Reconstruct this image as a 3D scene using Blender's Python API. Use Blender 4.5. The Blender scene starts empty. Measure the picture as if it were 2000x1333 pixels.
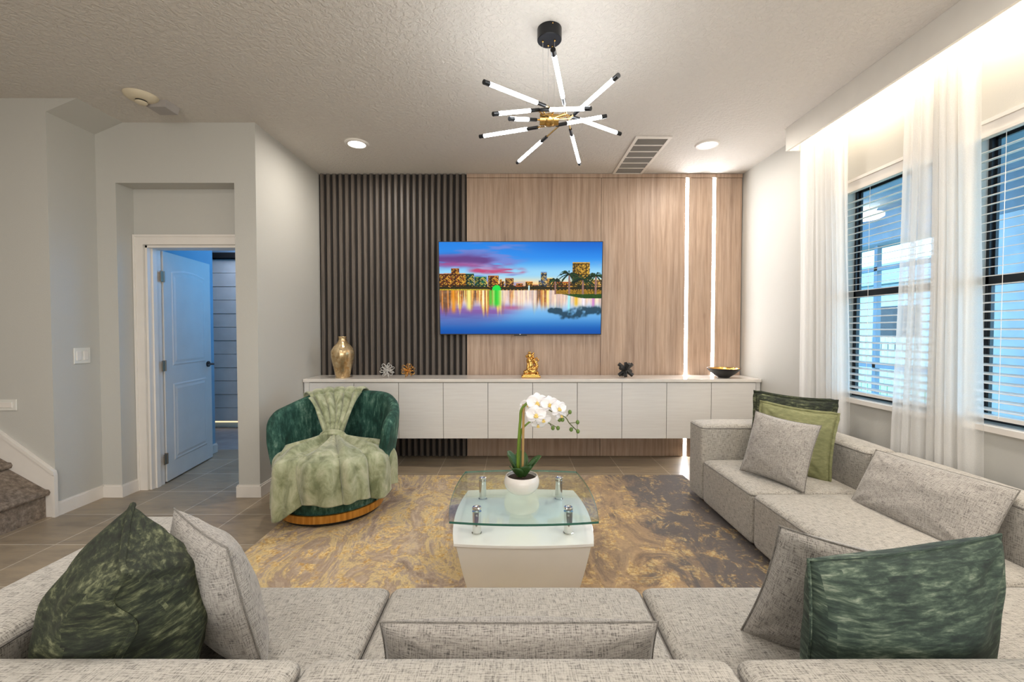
import bpy, bmesh, math, random
import numpy as np
from mathutils import Vector, Matrix, noise
random.seed(4)
SC = bpy.context.scene
COL = SC.collection
PI = math.pi

# ------------------------------------------------------------------ camera
cam_d = bpy.data.cameras.new('camera'); cam = bpy.data.objects.new('camera', cam_d); COL.objects.link(cam)
cam.location = (0, 0, 1.34)
cam.rotation_euler = (PI/2 - math.atan(21.5/850), 0, 0)
cam_d.sensor_fit = 'HORIZONTAL'; cam_d.sensor_width = 36; cam_d.lens = 850*36/2000
cam_d.clip_start = 0.02; cam_d.clip_end = 200
SC.camera = cam
# ------------------------------------------------------------------ exposure
vs = SC.view_settings
vs.view_transform = 'Standard'; vs.look = 'None'; vs.gamma = 1; vs.exposure = 0.10
vs.use_curve_mapping = False
# ------------------------------------------------------------------ world
W = bpy.data.worlds.new('world'); SC.world = W; W.use_nodes = True
bg = W.node_tree.nodes['Background']; bg.inputs[0].default_value = (0.42, 0.72, 1.0, 1); bg.inputs[1].default_value = 7.0

def lamp(name, kind, loc, power, color=(1, 1, 1), rot=(0, 0, 0), size=None, size_y=None, shape='DISK', angle=None):
    d = bpy.data.lights.new(name, kind); d.energy = power; d.color = color
    if kind == 'AREA':
        d.shape = shape; d.size = size
        if size_y: d.size_y = size_y
        if angle: d.spread = angle
    elif size is not None: d.shadow_soft_size = size
    o = bpy.data.objects.new(name, d); COL.objects.link(o); o.location = loc; o.rotation_euler = rot
    return o
# broad fill light added behind the camera, in front of the solid rear wall
lamp('rear_fill_light', 'AREA', (0.2, -3.3, 1.35), 135, (1.0, 0.975, 0.94), (PI/2, 0, 0), 4.4, 2.3, 'RECTANGLE')
# unseen downlights added as interior fill, above the sofa and behind the camera
for kx, ky in ((-2.9, 0.9), (-1.35, -0.6), (1.7, -0.6), (0.2, -2.2), (-3.6, -0.9), (-1.35, 1.35), (1.55, 1.35)):
    lamp('recessed_downlight_beam', 'AREA', (kx, ky, 2.93), 5 if kx < -2 else 16, (1.0, 0.95, 0.89), (0, 0, 0), 0.3)
# the two recessed lights in view
for kx, ky in ((-1.354, 3.84), (1.711, 3.86)):
    lamp('recessed_downlight_beam', 'AREA', (kx, ky, 2.935), 13, (1.0, 0.93, 0.85), (0, 0, 0), 0.16)
# blue area light added in the room beyond the door, no window there
lamp('side_room_blue_fill', 'AREA', (-2.3, 4.7, 2.2), 22, (0.05, 0.42, 0.80), (0, math.radians(62), PI), 0.7, 0.7, 'RECTANGLE')
lamp('garage_light', 'AREA', (-3.3, 5.5, 2.7), 13, (0.62, 0.72, 1.0), (0, 0, 0), 0.6)
# warm LED strip in the window cove
lamp('cove_strip_light', 'AREA', (2.285, 1.55, 2.945), 30, (1.0, 0.86, 0.68), (0, math.radians(-12), 0), 0.03, 3.8, 'RECTANGLE')

# ------------------------------------------------------------------ mesh helpers
class MB:
    def __init__(s): s.v = []; s.f = []; s.uv = None
    def add(s, vs_, fs_):
        b = len(s.v); s.v.extend([tuple(p) for p in vs_]); s.f.extend([tuple(i+b for i in f) for f in fs_]); return s
    def box(s, x0, x1, y0, y1, z0, z1):
        return s.add([(x0,y0,z0),(x1,y0,z0),(x1,y1,z0),(x0,y1,z0),(x0,y0,z1),(x1,y0,z1),(x1,y1,z1),(x0,y1,z1)],
                     [(0,3,2,1),(4,5,6,7),(0,1,5,4),(1,2,6,5),(2,3,7,6),(3,0,4,7)])
    def rbox(s, x0, x1, y0, y1, z0, z1, r=0.03, n=10, puff=0.0, k=3):
        h = ((x1-x0)/2, (y1-y0)/2, (z1-z0)/2); c = ((x0+x1)/2, (y0+y1)/2, (z0+z1)/2)
        def line(hh):
            rr = min(r, hh*.999)
            a = [-hh + rr*(1-math.cos(PI/2*i/k)) for i in range(k)]
            mid = [-(hh-rr) + 2*(hh-rr)*i/n for i in range(n+1)]
            return a + mid + [-q for q in reversed(a)]
        L = [line(q) for q in h]; idx = {}
        V = []
        def vid(i, j, l):
            key = (i, j, l)
            if key not in idx:
                p = [L[0][i], L[1][j], L[2][l]]; q = []
                inn = [max(-(h[a]-min(r, h[a]*.999)), min(h[a]-min(r, h[a]*.999), p[a])) for a in range(3)]
                d = [p[a]-inn[a] for a in range(3)]; dl = math.sqrt(sum(t*t for t in d))
                if dl > 1e-9: q = [inn[a] + d[a]/dl*min(r, h[a]*.999) for a in range(3)]
                else: q = p
                if puff and q[2] > 0:
                    fx = 1-(q[0]/h[0])**4; fy = 1-(q[1]/h[1])**4
                    q[2] += puff*max(0, fx)*max(0, fy)
                idx[key] = len(V); V.append((q[0]+c[0], q[1]+c[1], q[2]+c[2]))
            return idx[key]
        F = []; N = [len(a)-1 for a in L]
        for i in range(N[0]):
            for j in range(N[1]):
                F.append((vid(i,j,0), vid(i,j+1,0), vid(i+1,j+1,0), vid(i+1,j,0)))
                F.append((vid(i,j,N[2]), vid(i+1,j,N[2]), vid(i+1,j+1,N[2]), vid(i,j+1,N[2])))
        for i in range(N[0]):
            for l in range(N[2]):
                F.append((vid(i,0,l), vid(i+1,0,l), vid(i+1,0,l+1), vid(i,0,l+1)))
                F.append((vid(i,N[1],l), vid(i,N[1],l+1), vid(i+1,N[1],l+1), vid(i+1,N[1],l)))
        for j in range(N[1]):
            for l in range(N[2]):
                F.append((vid(0,j,l), vid(0,j,l+1), vid(0,j+1,l+1), vid(0,j+1,l)))
                F.append((vid(N[0],j,l), vid(N[0],j+1,l), vid(N[0],j+1,l+1), vid(N[0],j,l+1)))
        return s.add(V, F)
    def tube(s, pts, r, n=8, closed=False, caps=True):
        pts = [Vector(p) for p in pts]; m = len(pts); rr = r if isinstance(r, (list, tuple)) else [r]*m
        V = []; F = []; prev = None
        for i, p in enumerate(pts):
            if closed: t = pts[(i+1) % m]-pts[i-1]
            else: t = pts[min(i+1, m-1)]-pts[max(i-1, 0)]
            t.normalize()
            if prev is None:
                a = t.orthogonal().normalized()
            else:
                a = prev - t*prev.dot(t)
                a = a.normalized() if a.length > 1e-6 else t.orthogonal().normalized()
            prev = a; b = t.cross(a)
            for k in range(n):
                an = 2*PI*k/n; V.append(p + (a*math.cos(an)+b*math.sin(an))*rr[i])
        for i in range(m if closed else m-1):
            for k in range(n):
                i2 = (i+1) % m
                F.append((i*n+k, i*n+(k+1) % n, i2*n+(k+1) % n, i2*n+k))
        if caps and not closed:
            F.append(tuple(range(n-1, -1, -1))); F.append(tuple((m-1)*n+k for k in range(n)))
        return s.add(V, F)
    def lathe(s, prof, c=(0, 0, 0), n=40, cap=True):
        V = []; F = []
        for r, z in prof:
            for k in range(n):
                a = 2*PI*k/n; V.append((c[0]+r*math.cos(a), c[1]+r*math.sin(a), c[2]+z))
        for i in range(len(prof)-1):
            for k in range(n): F.append((i*n+k, i*n+(k+1) % n, (i+1)*n+(k+1) % n, (i+1)*n+k))
        if cap:
            F.append(tuple(range(n-1, -1, -1))); F.append(tuple((len(prof)-1)*n+k for k in range(n)))
        return s.add(V, F)
    def ball(s, c, r, n=12, m=8, R=None):
        r = (r, r, r) if not isinstance(r, (tuple, list)) else r
        V = []; F = []
        for i in range(m+1):
            th = PI*i/m
            for k in range(n):
                a = 2*PI*k/n
                p = Vector((r[0]*math.sin(th)*math.cos(a), r[1]*math.sin(th)*math.sin(a), -r[2]*math.cos(th)))
                if R is not None: p = R @ p
                V.append(p + Vector(c))
        for i in range(m):
            for k in range(n): F.append((i*n+k, i*n+(k+1) % n, (i+1)*n+(k+1) % n, (i+1)*n+k))
        return s.add(V, F)
    def grid(s, fn, nu, nv, closed_u=False):
        V = []; F = []
        for j in range(nv+1):
            for i in range(nu+(0 if closed_u else 1)): V.append(fn(i/nu, j/nv))
        w = nu if closed_u else nu+1
        for j in range(nv):
            for i in range(nu):
                i2 = (i+1) % w
                F.append((j*w+i, j*w+i2, (j+1)*w+i2, (j+1)*w+i))
        return s.add(V, F)
    def prism(s, poly, axis, a0, a1):
        # poly: list of 2D points; axis: extruded axis 0/1/2
        def mk(p, a):
            if axis == 0: return (a, p[0], p[1])
            if axis == 1: return (p[0], a, p[1])
            return (p[0], p[1], a)
        n = len(poly)
        V = [mk(p, a0) for p in poly]+[mk(p, a1) for p in poly]
        F = [tuple(range(n-1, -1, -1)), tuple(range(n, 2*n))]
        for i in range(n): F.append((i, (i+1) % n, n+(i+1) % n, n+i))
        return s.add(V, F)

ORG = {}
def obj(name, mb, m, parent=None, smooth=True, kind=None, label=None, uvfn=None, angle=40, merge=True):
    org = ORG.get(parent.name, Vector((0, 0, 0))) if parent else Vector((0, 0, 0))
    me = bpy.data.meshes.new(name)
    me.from_pydata([(v[0]-org[0], v[1]-org[1], v[2]-org[2]) for v in mb.v], [], mb.f)
    bm = bmesh.new(); bm.from_mesh(me)
    if merge: bmesh.ops.remove_doubles(bm, verts=bm.verts, dist=1e-5)
    bmesh.ops.recalc_face_normals(bm, faces=bm.faces)
    uvl = bm.loops.layers.uv.new('UVMap')
    for f in bm.faces:
        f.smooth = smooth
        n = f.normal; ax = max(range(3), key=lambda a: abs(n[a]))
        for lp in f.loops:
            c = lp.vert.co
            if uvfn: lp[uvl].uv = uvfn(c)
            else: lp[uvl].uv = (c[1], c[2]) if ax == 0 else ((c[0], c[2]) if ax == 1 else (c[0], c[1]))
    if smooth:
        ca = math.radians(angle)
        for e in bm.edges:
            if len(e.link_faces) == 2 and e.calc_face_angle(0) > ca: e.smooth = False
    bm.to_mesh(me); bm.free()
    me.materials.append(m)
    o = bpy.data.objects.new(name, me); COL.objects.link(o)
    if parent: o.parent = parent
    ORG[o.name] = org if parent else Vector((0, 0, 0))
    if kind: o['kind'] = kind
    if label: o['label'] = label
    return o
def thing(name, label, cat, loc=(0, 0, 0), group=None):
    o = bpy.data.objects.new(name, None); COL.objects.link(o); o.location = loc
    o.empty_display_size = 0.1
    ORG[o.name] = Vector(loc); return tag(o, label, cat, group)
def tag(o, label, cat, group=None):
    o['label'] = label; o['category'] = cat
    if group: o['group'] = group
    return o
def struct(name, mb, m, parent=None, smooth=False, **k):
    return obj(name, mb, m, parent, smooth=smooth, kind=None if parent else 'structure', **k)
def empty_struct(name, loc=(0, 0, 0)):
    o = bpy.data.objects.new(name, None); COL.objects.link(o); o.location = loc; ORG[o.name] = Vector(loc); o['kind'] = 'structure'; return o

# ------------------------------------------------------------------ materials
def srgb(r, g, b):
    f = lambda c: (c/255/12.92) if c/255 <= .04045 else ((c/255+.055)/1.055)**2.4
    return (f(r), f(g), f(b), 1)
class NT:
    def __init__(s, name):
        s.m = bpy.data.materials.new(name); s.m.use_nodes = True; s.t = s.m.node_tree; s.n = s.t.nodes
        s.b = s.n['Principled BSDF']; s.out = s.n['Material Output']
    def new(s, t, **k):
        n = s.n.new(t)
        for a, v in k.items(): setattr(n, a, v)
        return n
    def link(s, a, b): s.t.links.new(a, b)
    def coord(s, kind='Object', scale=(1, 1, 1), rot=(0, 0, 0), loc=(0, 0, 0)):
        c = s.new('ShaderNodeTexCoord'); m = s.new('ShaderNodeMapping')
        m.inputs['Scale'].default_value = scale; m.inputs['Rotation'].default_value = rot; m.inputs['Location'].default_value = loc
        s.link(c.outputs[kind], m.inputs[0]); return m.outputs[0]
    def noise(s, vec, scale, detail=3, rough=.5, dist=0):
        n = s.new('ShaderNodeTexNoise'); n.inputs['Scale'].default_value = scale; n.inputs['Detail'].default_value = detail
        n.inputs['Roughness'].default_value = rough; n.inputs['Distortion'].default_value = dist
        s.link(vec, n.inputs['Vector']); return n.outputs['Fac']
    def ramp(s, fac, stops):
        n = s.new('ShaderNodeValToRGB'); e = n.color_ramp.elements
        while len(e) < len(stops): e.new(.5)
        for i, (p, c) in enumerate(stops):
            e[i].position = p; e[i].color = c if len(c) == 4 else (*c, 1)
        s.link(fac, n.inputs[0]); return n.outputs[0]
    def math(s, op, a, b=None, c=None):
        n = s.new('ShaderNodeMath'); n.operation = op
        for i, x in enumerate((a, b, c)):
            if x is None: continue
            if isinstance(x, (int, float)): n.inputs[i].default_value = x
            else: s.link(x, n.inputs[i])
        return n.outputs[0]
    def mix(s, fac, a, b, mode='MIX'):
        n = s.new('ShaderNodeMix'); n.data_type = 'RGBA'; n.blend_type = mode
        for i, x in ((0, fac), (6, a), (7, b)):
            if isinstance(x, (int, float)): n.inputs[i].default_value = x
            elif isinstance(x, tuple): n.inputs[i].default_value = x
            else: s.link(x, n.inputs[i])
        return n.outputs[2]
    def bump(s, h, strength=.3, dist=.01):
        n = s.new('ShaderNodeBump'); n.inputs['Strength'].default_value = strength; n.inputs['Distance'].default_value = dist
        s.link(h, n.inputs['Height']); s.link(n.outputs[0], s.b.inputs['Normal'])
    def set(s, col=None, rough=None, metal=None, **k):
        if col is not None:
            if isinstance(col, tuple): s.b.inputs['Base Color'].default_value = col
            else: s.link(col, s.b.inputs['Base Color'])
        if rough is not None:
            if isinstance(rough, (int, float)): s.b.inputs['Roughness'].default_value = rough
            else: s.link(rough, s.b.inputs['Roughness'])
        if metal is not None: s.b.inputs['Metallic'].default_value = metal
        for a, v in k.items(): s.b.inputs[a.replace('_', ' ')].default_value = v
        return s
def plain(name, col, rough=.5, metal=0, var=.04, **k):
    t = NT(name); c = t.noise(t.coord(), 6, 3)
    dark = tuple(x*(1-var*2) for x in col[:3])+(1,); lite = tuple(min(1, x*(1+var)) for x in col[:3])+(1,)
    t.set(t.ramp(c, [(.3, dark), (.7, lite)]), rough, metal, **k); return t.m
def paint(name, col, bump=.25, sc=160):
    t = NT(name); v = t.coord(); t.set(col, .75)
    t.bump(t.noise(v, sc, 3, .6), bump, .003); return t.m
M = {}
M['wall'] = paint('wall_paint', srgb(191, 189, 182))
M['ceiling'] = None
t = NT('ceiling_knockdown'); v = t.coord(); t.set(srgb(214, 208, 200), .85)
n1 = t.noise(v, 34, 4, .6, .6); t.bump(t.ramp(n1, [(.42, (0, 0, 0)), (.58, (1, 1, 1))]), .6, .007); M['ceiling'] = t.m
M['trim'] = plain('trim_white_paint', srgb(228, 222, 214), .4, var=.02)
M['white_frame'] = plain('pelmet_white_paint', srgb(226, 222, 214), .6, var=.02)
# floor tile
t = NT('floor_tile'); v = t.coord()
br = t.new('ShaderNodeTexBrick'); br.offset = 0; br.squash = 1
br.inputs['Scale'].default_value = 1; br.inputs['Brick Width'].default_value = .432; br.inputs['Row Height'].default_value = .447
br.inputs['Mortar Size'].default_value = .0035; br.inputs['Mortar Smooth'].default_value = .1; br.inputs['Bias'].default_value = 0
br.inputs['Color1'].default_value = srgb(160, 144, 122); br.inputs['Color2'].default_value = srgb(148, 133, 113); br.inputs['Mortar'].default_value = srgb(196, 186, 170)
mp = t.coord(loc=(.26+.432*20, -3.13+.447*20, 0)); t.link(mp, br.inputs['Vector'])
st = t.noise(t.coord(scale=(1.2, 5, 1)), 3.2, 6, .65, .8)
c = t.mix(.75, br.outputs['Color'], t.ramp(st, [(.3, (.62, .61, .6)), (.5, (.98, .97, .95)), (.72, (1.25, 1.2, 1.12))]), 'MULTIPLY')
t.set(c, t.ramp(st, [(.3, (.3, .3, .3)), (.7, (.42, .42, .42))])); t.bump(t.math('SUBTRACT', 1.0, br.outputs['Fac']), .25, .002); M['tile'] = t.m
# wood wall panel
t = NT('oak_panel'); v = t.coord(scale=(1, 1, .07))
g1 = t.noise(t.coord(scale=(14, 1, .5)), 2.2, 6, .62, .6); g2 = t.noise(t.coord(scale=(70, 1, 1.6)), 3, 4, .7); g3 = t.noise(t.coord(scale=(3, 1, .25)), 2.0, 3, .5)
kn = t.noise(t.coord(scale=(9, 1, 2.0)), .9, 2, .5, 1.2)
c = t.ramp(g1, [(.25, srgb(138, 112, 94)), (.45, srgb(168, 143, 123)), (.6, srgb(184, 160, 140)), (.8, srgb(156, 130, 110))])
c = t.mix(.5, c, t.ramp(g2, [(.3, (.62, .6, .58)), (.6, (1.06, 1.05, 1.04))]), 'MULTIPLY')
c = t.mix(.6, c, t.ramp(g3, [(.3, (.82, .82, .84)), (.7, (1.12, 1.1, 1.06))]), 'MULTIPLY')
c = t.mix(.8, c, t.ramp(kn, [(.72, (1, 1, 1)), (.8, (.6, .55, .5))]), 'MULTIPLY')
t.set(c, .5); t.bump(g2, .12, .002); M['oak'] = t.m
t = NT('dark_slat'); g1 = t.noise(t.coord(scale=(20, 1, .6)), 3, 4, .6)
g2 = t.noise(t.coord(scale=(90, 1, 1.2)), 3, 3, .6)
c = t.ramp(g1, [(.3, srgb(74, 66, 59)), (.7, srgb(108, 98, 89))]); c = t.mix(.5, c, t.ramp(g2, [(.3, (.6, .6, .6)), (.7, (1.1, 1.1, 1.1))]), 'MULTIPLY')
t.set(c, .5); M['slat'] = t.m
M['slat_back'] = plain('slat_backing_felt', srgb(30, 27, 25), .9)
# cabinet lacquer
t = NT('cabinet_lacquer'); g = t.noise(t.coord(scale=(1, 1, 16)), 4, 3); t.set(t.ramp(g, [(.3, srgb(218, 215, 211)), (.7, srgb(224, 222, 218))]), .22); M['lacquer'] = t.m
M['quartz'] = plain('white_worktop', srgb(222, 216, 208), .12)
M['dark_gap'] = plain('cabinet_carcass_grey', srgb(120, 114, 106), .6)  # grey carcass behind the white doors, darker than them
# linen-look upholstery
def linen(name, base, dark, lite, s=1.0, amt=1):
    t = NT(name)
    a = t.noise(t.coord('UV', (34*s, 420*s, 1)), 1.0, 3, .6); b = t.noise(t.coord('UV', (420*s, 34*s, 1)), 1.0, 3, .6)
    cc = t.noise(t.coord('UV', (260*s, 260*s, 1)), 1.0, 2, .6); bl = t.noise(t.coord('UV'), 3, 3)
    sm = t.math('ADD', t.math('MULTIPLY', a, .42), t.math('MULTIPLY', b, .38)); sm = t.math('ADD', sm, t.math('MULTIPLY', cc, .2))
    c = t.ramp(sm, [(.40, dark), (.475, base), (.55, lite), (.7, lite)])
    c = t.mix(.5, c, t.ramp(bl, [(.3, (.88, .88, .88)), (.7, (1.06, 1.06, 1.06))]), 'MULTIPLY')
    t.set(c, .92, Sheen_Weight=.25); t.bump(sm, .55, .0035); return t.m
M['sofa'] = linen('oatmeal_upholstery', srgb(166, 161, 152), srgb(98, 94, 89), srgb(190, 185, 176), .8)
M['grey_pillow'] = linen('grey_pillow_weave', srgb(154, 149, 143), srgb(90, 87, 84), srgb(178, 173, 166), .95)
M['piping'] = linen('piping_weave', srgb(112, 108, 102), srgb(72, 69, 66), srgb(136, 131, 124), 1.0)
# velvets
def velvet(name, stops, sc=(9, 60, 9), rot=(0, 0, 0), sheen=.6, k='UV'):
    t = NT(name)
    a = t.noise(t.coord(k, sc, rot), 1.0, 5, .7, .3); b = t.noise(t.coord(k, (5, 5, 5)), 1.0, 4, .6, .6)
    sm = t.math('ADD', t.math('MULTIPLY', a, .6), t.math('MULTIPLY', b, .4))
    t.set(t.ramp(sm, stops), .8, Sheen_Weight=sheen, Sheen_Roughness=.4)
    t.b.inputs['Sheen Tint'].default_value = stops[-1][1]
    t.bump(t.noise(t.coord(k, (150, 150, 150)), 1, 2), .2, .002); return t.m
M['velvet_dark'] = velvet('dark_green_velvet', [(.38, srgb(16, 20, 14)), (.48, srgb(34, 42, 28)), (.54, srgb(64, 70, 48)), (.64, srgb(128, 132, 100))], (22, 70, 1), (0, 0, .5), .12)
M['velvet_teal'] = velvet('blue_green_velvet', [(.38, srgb(26, 38, 36)), (.48, srgb(44, 60, 52)), (.55, srgb(74, 90, 76)), (.66, srgb(140, 150, 132))], (16, 75, 1), (0, 0, .08), .12)
M['velvet_sage'] = velvet('light_green_velvet', [(.3, srgb(102, 104, 68)), (.5, srgb(128, 130, 90)), (.7, srgb(158, 158, 116))], (20, 60, 1), (0, 0, .3), .3)
M['velvet_chair'] = velvet('emerald_velvet', [(.34, srgb(10, 40, 34)), (.46, srgb(20, 64, 54)), (.54, srgb(52, 94, 80)), (.66, srgb(124, 154, 138))], (30, 30, 9), (0, 0, .3), .15, 'Object')
t = NT('sage_plush'); a = t.noise(t.coord('Object', (1, 1, .6)), 13, 5, .6, .5); b = t.noise(t.coord('Object'), 90, 2)
t.set(t.ramp(a, [(.34, srgb(112, 119, 84)), (.46, srgb(142, 148, 114)), (.56, srgb(164, 168, 136)), (.7, srgb(188, 189, 160))]), .9, Sheen_Weight=.4); t.bump(b, .35, .004); M['plush'] = t.m
# rug
t = NT('abstract_rug'); v = t.coord()
w1 = t.noise(t.coord(scale=(1.5, .9, 1), rot=(0, 0, .7)), 1.7, 10, .74, 1.1); w2 = t.noise(t.coord(scale=(1.3, 2.6, 1), loc=(4, 2, 0), rot=(0, 0, .5)), 2.8, 9, .72, 1.2); w3 = t.noise(v, 60, 4, .6)
w4 = t.noise(t.coord(loc=(9, 1, 0)), .9, 3, .5, .8)
base = t.ramp(w1, [(.30, srgb(112, 96, 86)), (.40, srgb(160, 140, 124)), (.46, srgb(188, 168, 150)), (.50, srgb(224, 200, 146)), (.55, srgb(170, 148, 130)), (.62, srgb(204, 184, 160)), (.68, srgb(226, 202, 150)), (.78, srgb(140, 122, 108))])
dk = t.ramp(w1, [(.30, srgb(92, 82, 76)), (.42, srgb(140, 120, 100)), (.52, srgb(178, 150, 116)), (.60, srgb(136, 112, 88)), (.70, srgb(112, 98, 88))])
sx = t.new('ShaderNodeSeparateXYZ'); t.link(t.coord(), sx.inputs[0])
side = t.math('ADD', t.math('ADD', t.math('MULTIPLY', sx.outputs[0], .34), .04), t.math('MULTIPLY', t.math('SUBTRACT', w4, .5), 1.5))
c = t.mix(t.ramp(side, [(.05, (0, 0, 0)), (.34, (1, 1, 1))]), base, dk)
c = t.mix(t.ramp(t.math('ADD', t.math('MULTIPLY', sx.outputs[0], .5), t.math('MULTIPLY', w1, .9)), [(.88, (0, 0, 0)), (1.0, (1, 1, 1))]), c, srgb(104, 97, 94))
w5 = t.noise(t.coord(scale=(1.5, .8, 1), loc=(1, 7, 0), rot=(0, 0, .8)), 5, 9, .78, .8)
gold = t.math('MULTIPLY', t.ramp(w5, [(.50, (0, 0, 0)), (.56, (1, 1, 1))]), t.ramp(w2, [(.44, (0, 0, 0)), (.54, (1, 1, 1))]))
gc = t.mix(t.ramp(w3, [(.4, (0, 0, 0)), (.6, (1, 1, 1))]), srgb(206, 158, 84), srgb(240, 214, 150))
gd = t.math('MULTIPLY', gold, t.ramp(side, [(.15, (.9, .9, .9)), (.5, (.5, .5, .5))]))
c = t.mix(gd, c, gc); c = t.mix(.3, c, t.ramp(w3, [(.35, (.7, .7, .7)), (.65, (1.12, 1.12, 1.12))]), 'MULTIPLY')
t.set(c, .88); t.bump(w3, .4, .004); M['rug'] = t.m
M['rug_edge'] = plain('rug_binding', srgb(96, 84, 70), .9)
M['chrome'] = plain('chrome', (.75, .75, .74, 1), .12, 1, .02)
M['nickel'] = plain('satin_hinge_metal', srgb(150, 132, 112), .35, .9)
M['gold'] = plain('polished_gold', srgb(222, 168, 92), .22, 1, .1)
M['brass'] = plain('brushed_brass', srgb(198, 160, 96), .25, 1, .05)
t = NT('gold_band'); g = t.noise(t.coord(scale=(14, 14, 1)), 2.5, 3, .6); t.set(t.ramp(g, [(.3, srgb(176, 112, 40)), (.6, srgb(222, 160, 72)), (.8, srgb(244, 200, 120))]), .32, .55); M['band'] = t.m
M['black'] = plain('black_metal', srgb(22, 23, 26), .35, .3)
M['black_matt'] = plain('black_matt', srgb(34, 33, 32), .5)
M['silver'] = plain('silver_metal', srgb(216, 214, 210), .4, .75)
M['white_gloss'] = plain('white_gloss_lacquer', srgb(238, 236, 232), .1, 0, .01)
M['plastic'] = plain('white_plastic', srgb(224, 222, 214), .4)
M['cream_plastic'] = plain('cream_plastic', srgb(216, 204, 178), .5)
M['grey_plastic'] = plain('grey_plastic', srgb(168, 162, 158), .5)
M['louvre'] = plain('vent_louvre_grey', srgb(132, 126, 120), .5)
M['blackframe'] = plain('dark_bronze_frame', srgb(30, 34, 40), .4)
M['blind'] = plain('white_blind_slat', srgb(226, 224, 220), .45)
t = NT('stair_carpet'); a = t.noise(t.coord(), 34, 5, .7); t.set(t.ramp(a, [(.3, srgb(92, 80, 70)), (.55, srgb(142, 128, 114)), (.75, srgb(176, 162, 146))]), .95); t.bump(t.noise(t.coord(), 220, 2), .8, .008); M['carpet'] = t.m
def emit(name, col, s):
    t = NT(name); e = t.new('ShaderNodeEmission'); e.inputs[0].default_value = (*col, 1); e.inputs[1].default_value = s
    t.link(e.outputs[0], t.out.inputs[0]); return t.m
M['tube_glow'] = emit('lit_acrylic_tube', (.93, .97, 1.0), 26)
M['led'] = emit('led_strip_glow', (.95, .97, 1.0), 50)
M['led_warm'] = emit('warm_led_strip', (1.0, .86, .68), 8)
M['lens'] = emit('downlight_lens', (1.0, .95, .86), 5)
M['porch_glow'] = emit('porch_lamp_glow', (1.0, .86, .68), 6)
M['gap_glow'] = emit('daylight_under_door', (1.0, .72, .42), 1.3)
def glass(name, col, rough=0.0, edge=None):
    # thin-sheet glazing: clear transmission plus mirror reflection at grazing angles
    t = NT(name); tr = t.new('ShaderNodeBsdfTransparent'); tr.inputs[0].default_value = col
    gl = t.new('ShaderNodeBsdfGlossy'); gl.inputs['Roughness'].default_value = rough
    lw = t.new('ShaderNodeLayerWeight'); lw.inputs[0].default_value = .5
    fr = t.math('ADD', .035, t.math('MULTIPLY', t.math('POWER', lw.outputs['Facing'], 5.0), .9))
    mx = t.new('ShaderNodeMixShader'); t.link(fr, mx.inputs[0]); t.link(tr.outputs[0], mx.inputs[1]); t.link(gl.outputs[0], mx.inputs[2])
    t.link(mx.outputs[0], t.out.inputs[0]); return t.m
M['window_glass'] = glass('window_glass', (.86, .93, .97, 1))
M['table_glass'] = glass('green_table_glass', (.93, .985, .96, 1))
M['glass_edge'] = plain('green_glass_edge', srgb(64, 112, 98), .08)
t = NT('sheer_voile')
tr = t.new('ShaderNodeBsdfTransparent'); df = t.new('ShaderNodeBsdfDiffuse'); tl = t.new('ShaderNodeBsdfTranslucent')
thr = t.noise(t.coord('UV', (300, 300, 1)), 1, 2)
df.inputs[0].default_value = srgb(250, 249, 247); tl.inputs[0].default_value = srgb(250, 249, 247)
m1 = t.new('ShaderNodeMixShader'); m1.inputs[0].default_value = .55; t.link(df.outputs[0], m1.inputs[1]); t.link(tl.outputs[0], m1.inputs[2])
m2 = t.new('ShaderNodeMixShader'); t.link(t.math('ADD', .52, t.math('MULTIPLY', thr, .24)), m2.inputs[0]); t.link(tr.outputs[0], m2.inputs[1]); t.link(m1.outputs[0], m2.inputs[2])
t.link(m2.outputs[0], t.out.inputs[0]); M['sheer'] = t.m

# ------------------------------------------------------------------ room shell
CZ = 2.97; XL = -2.02; XR = 2.41; YB = 4.60
struct('floor', MB().box(-5.4, 2.56, -3.6, 4.85, -.1, 0), M['tile'])
struct('ceiling', MB().box(-5.4, 2.56, -3.6, 4.85, CZ, CZ+.1), M['ceiling'])
struct('wall_back', MB().box(XL-.12, XR+.15, YB, YB+.12, 0, CZ), M['wall'])
struct('wall_left', MB().box(XL-.12, XL, 3.46, YB, 0, CZ), M['wall'])
struct('wall_rear', MB().box(-5.4, 2.56, -3.72, -3.6, 0, CZ), M['wall'])
struct('wall_left_far', MB().box(-5.4, -5.28, -3.6, 3.22, 0, CZ), M['wall'])
# right wall with two window openings
W1 = (2.50, 3.205); W2 = (1.60, 2.315); WZ0 = .86; WZ1 = 2.36
mb = MB()
mb.box(XR, XR+.15, -3.6, YB, 0, WZ0); mb.box(XR, XR+.15, -3.6, YB, WZ1, CZ)
for a, b in ((-3.6, W2[0]), (W2[1], W1[0]), (W1[1], YB)): mb.box(XR, XR+.15, a, b, WZ0, WZ1)
struct('wall_right', mb, M['wall'])
# hall wall facing the room, with the recessed doorway
NX0, NX1, NZ = -3.125, -2.19, 2.50
mb = MB(); mb.box(-3.2799, NX0, 3.46, 3.62, 0, CZ); mb.box(NX1, XL-.12, 3.46, 3.62, 0, CZ); mb.box(NX0, NX1, 3.46, 3.62, NZ, CZ)
struct('wall_hall', mb, M['wall'])
DX0, DX1, DZ = -3.037, -2.24, 2.04
mb = MB(); mb.box(-3.28, DX0, 3.62, 3.75, 0, CZ); mb.box(DX1, XL-.12, 3.62, 3.75, 0, CZ); mb.box(DX0, DX1, 3.62, 3.75, DZ, CZ)
struct('wall_doorway', mb, M['wall'])
struct('wall_corner', MB().box(-3.40, -3.28, 3.22, 3.75, 0, CZ), M['wall'])
struct('wall_stair', MB().box(-5.28, -3.28, 3.10, 3.22, 0, CZ), M['wall'])
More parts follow.
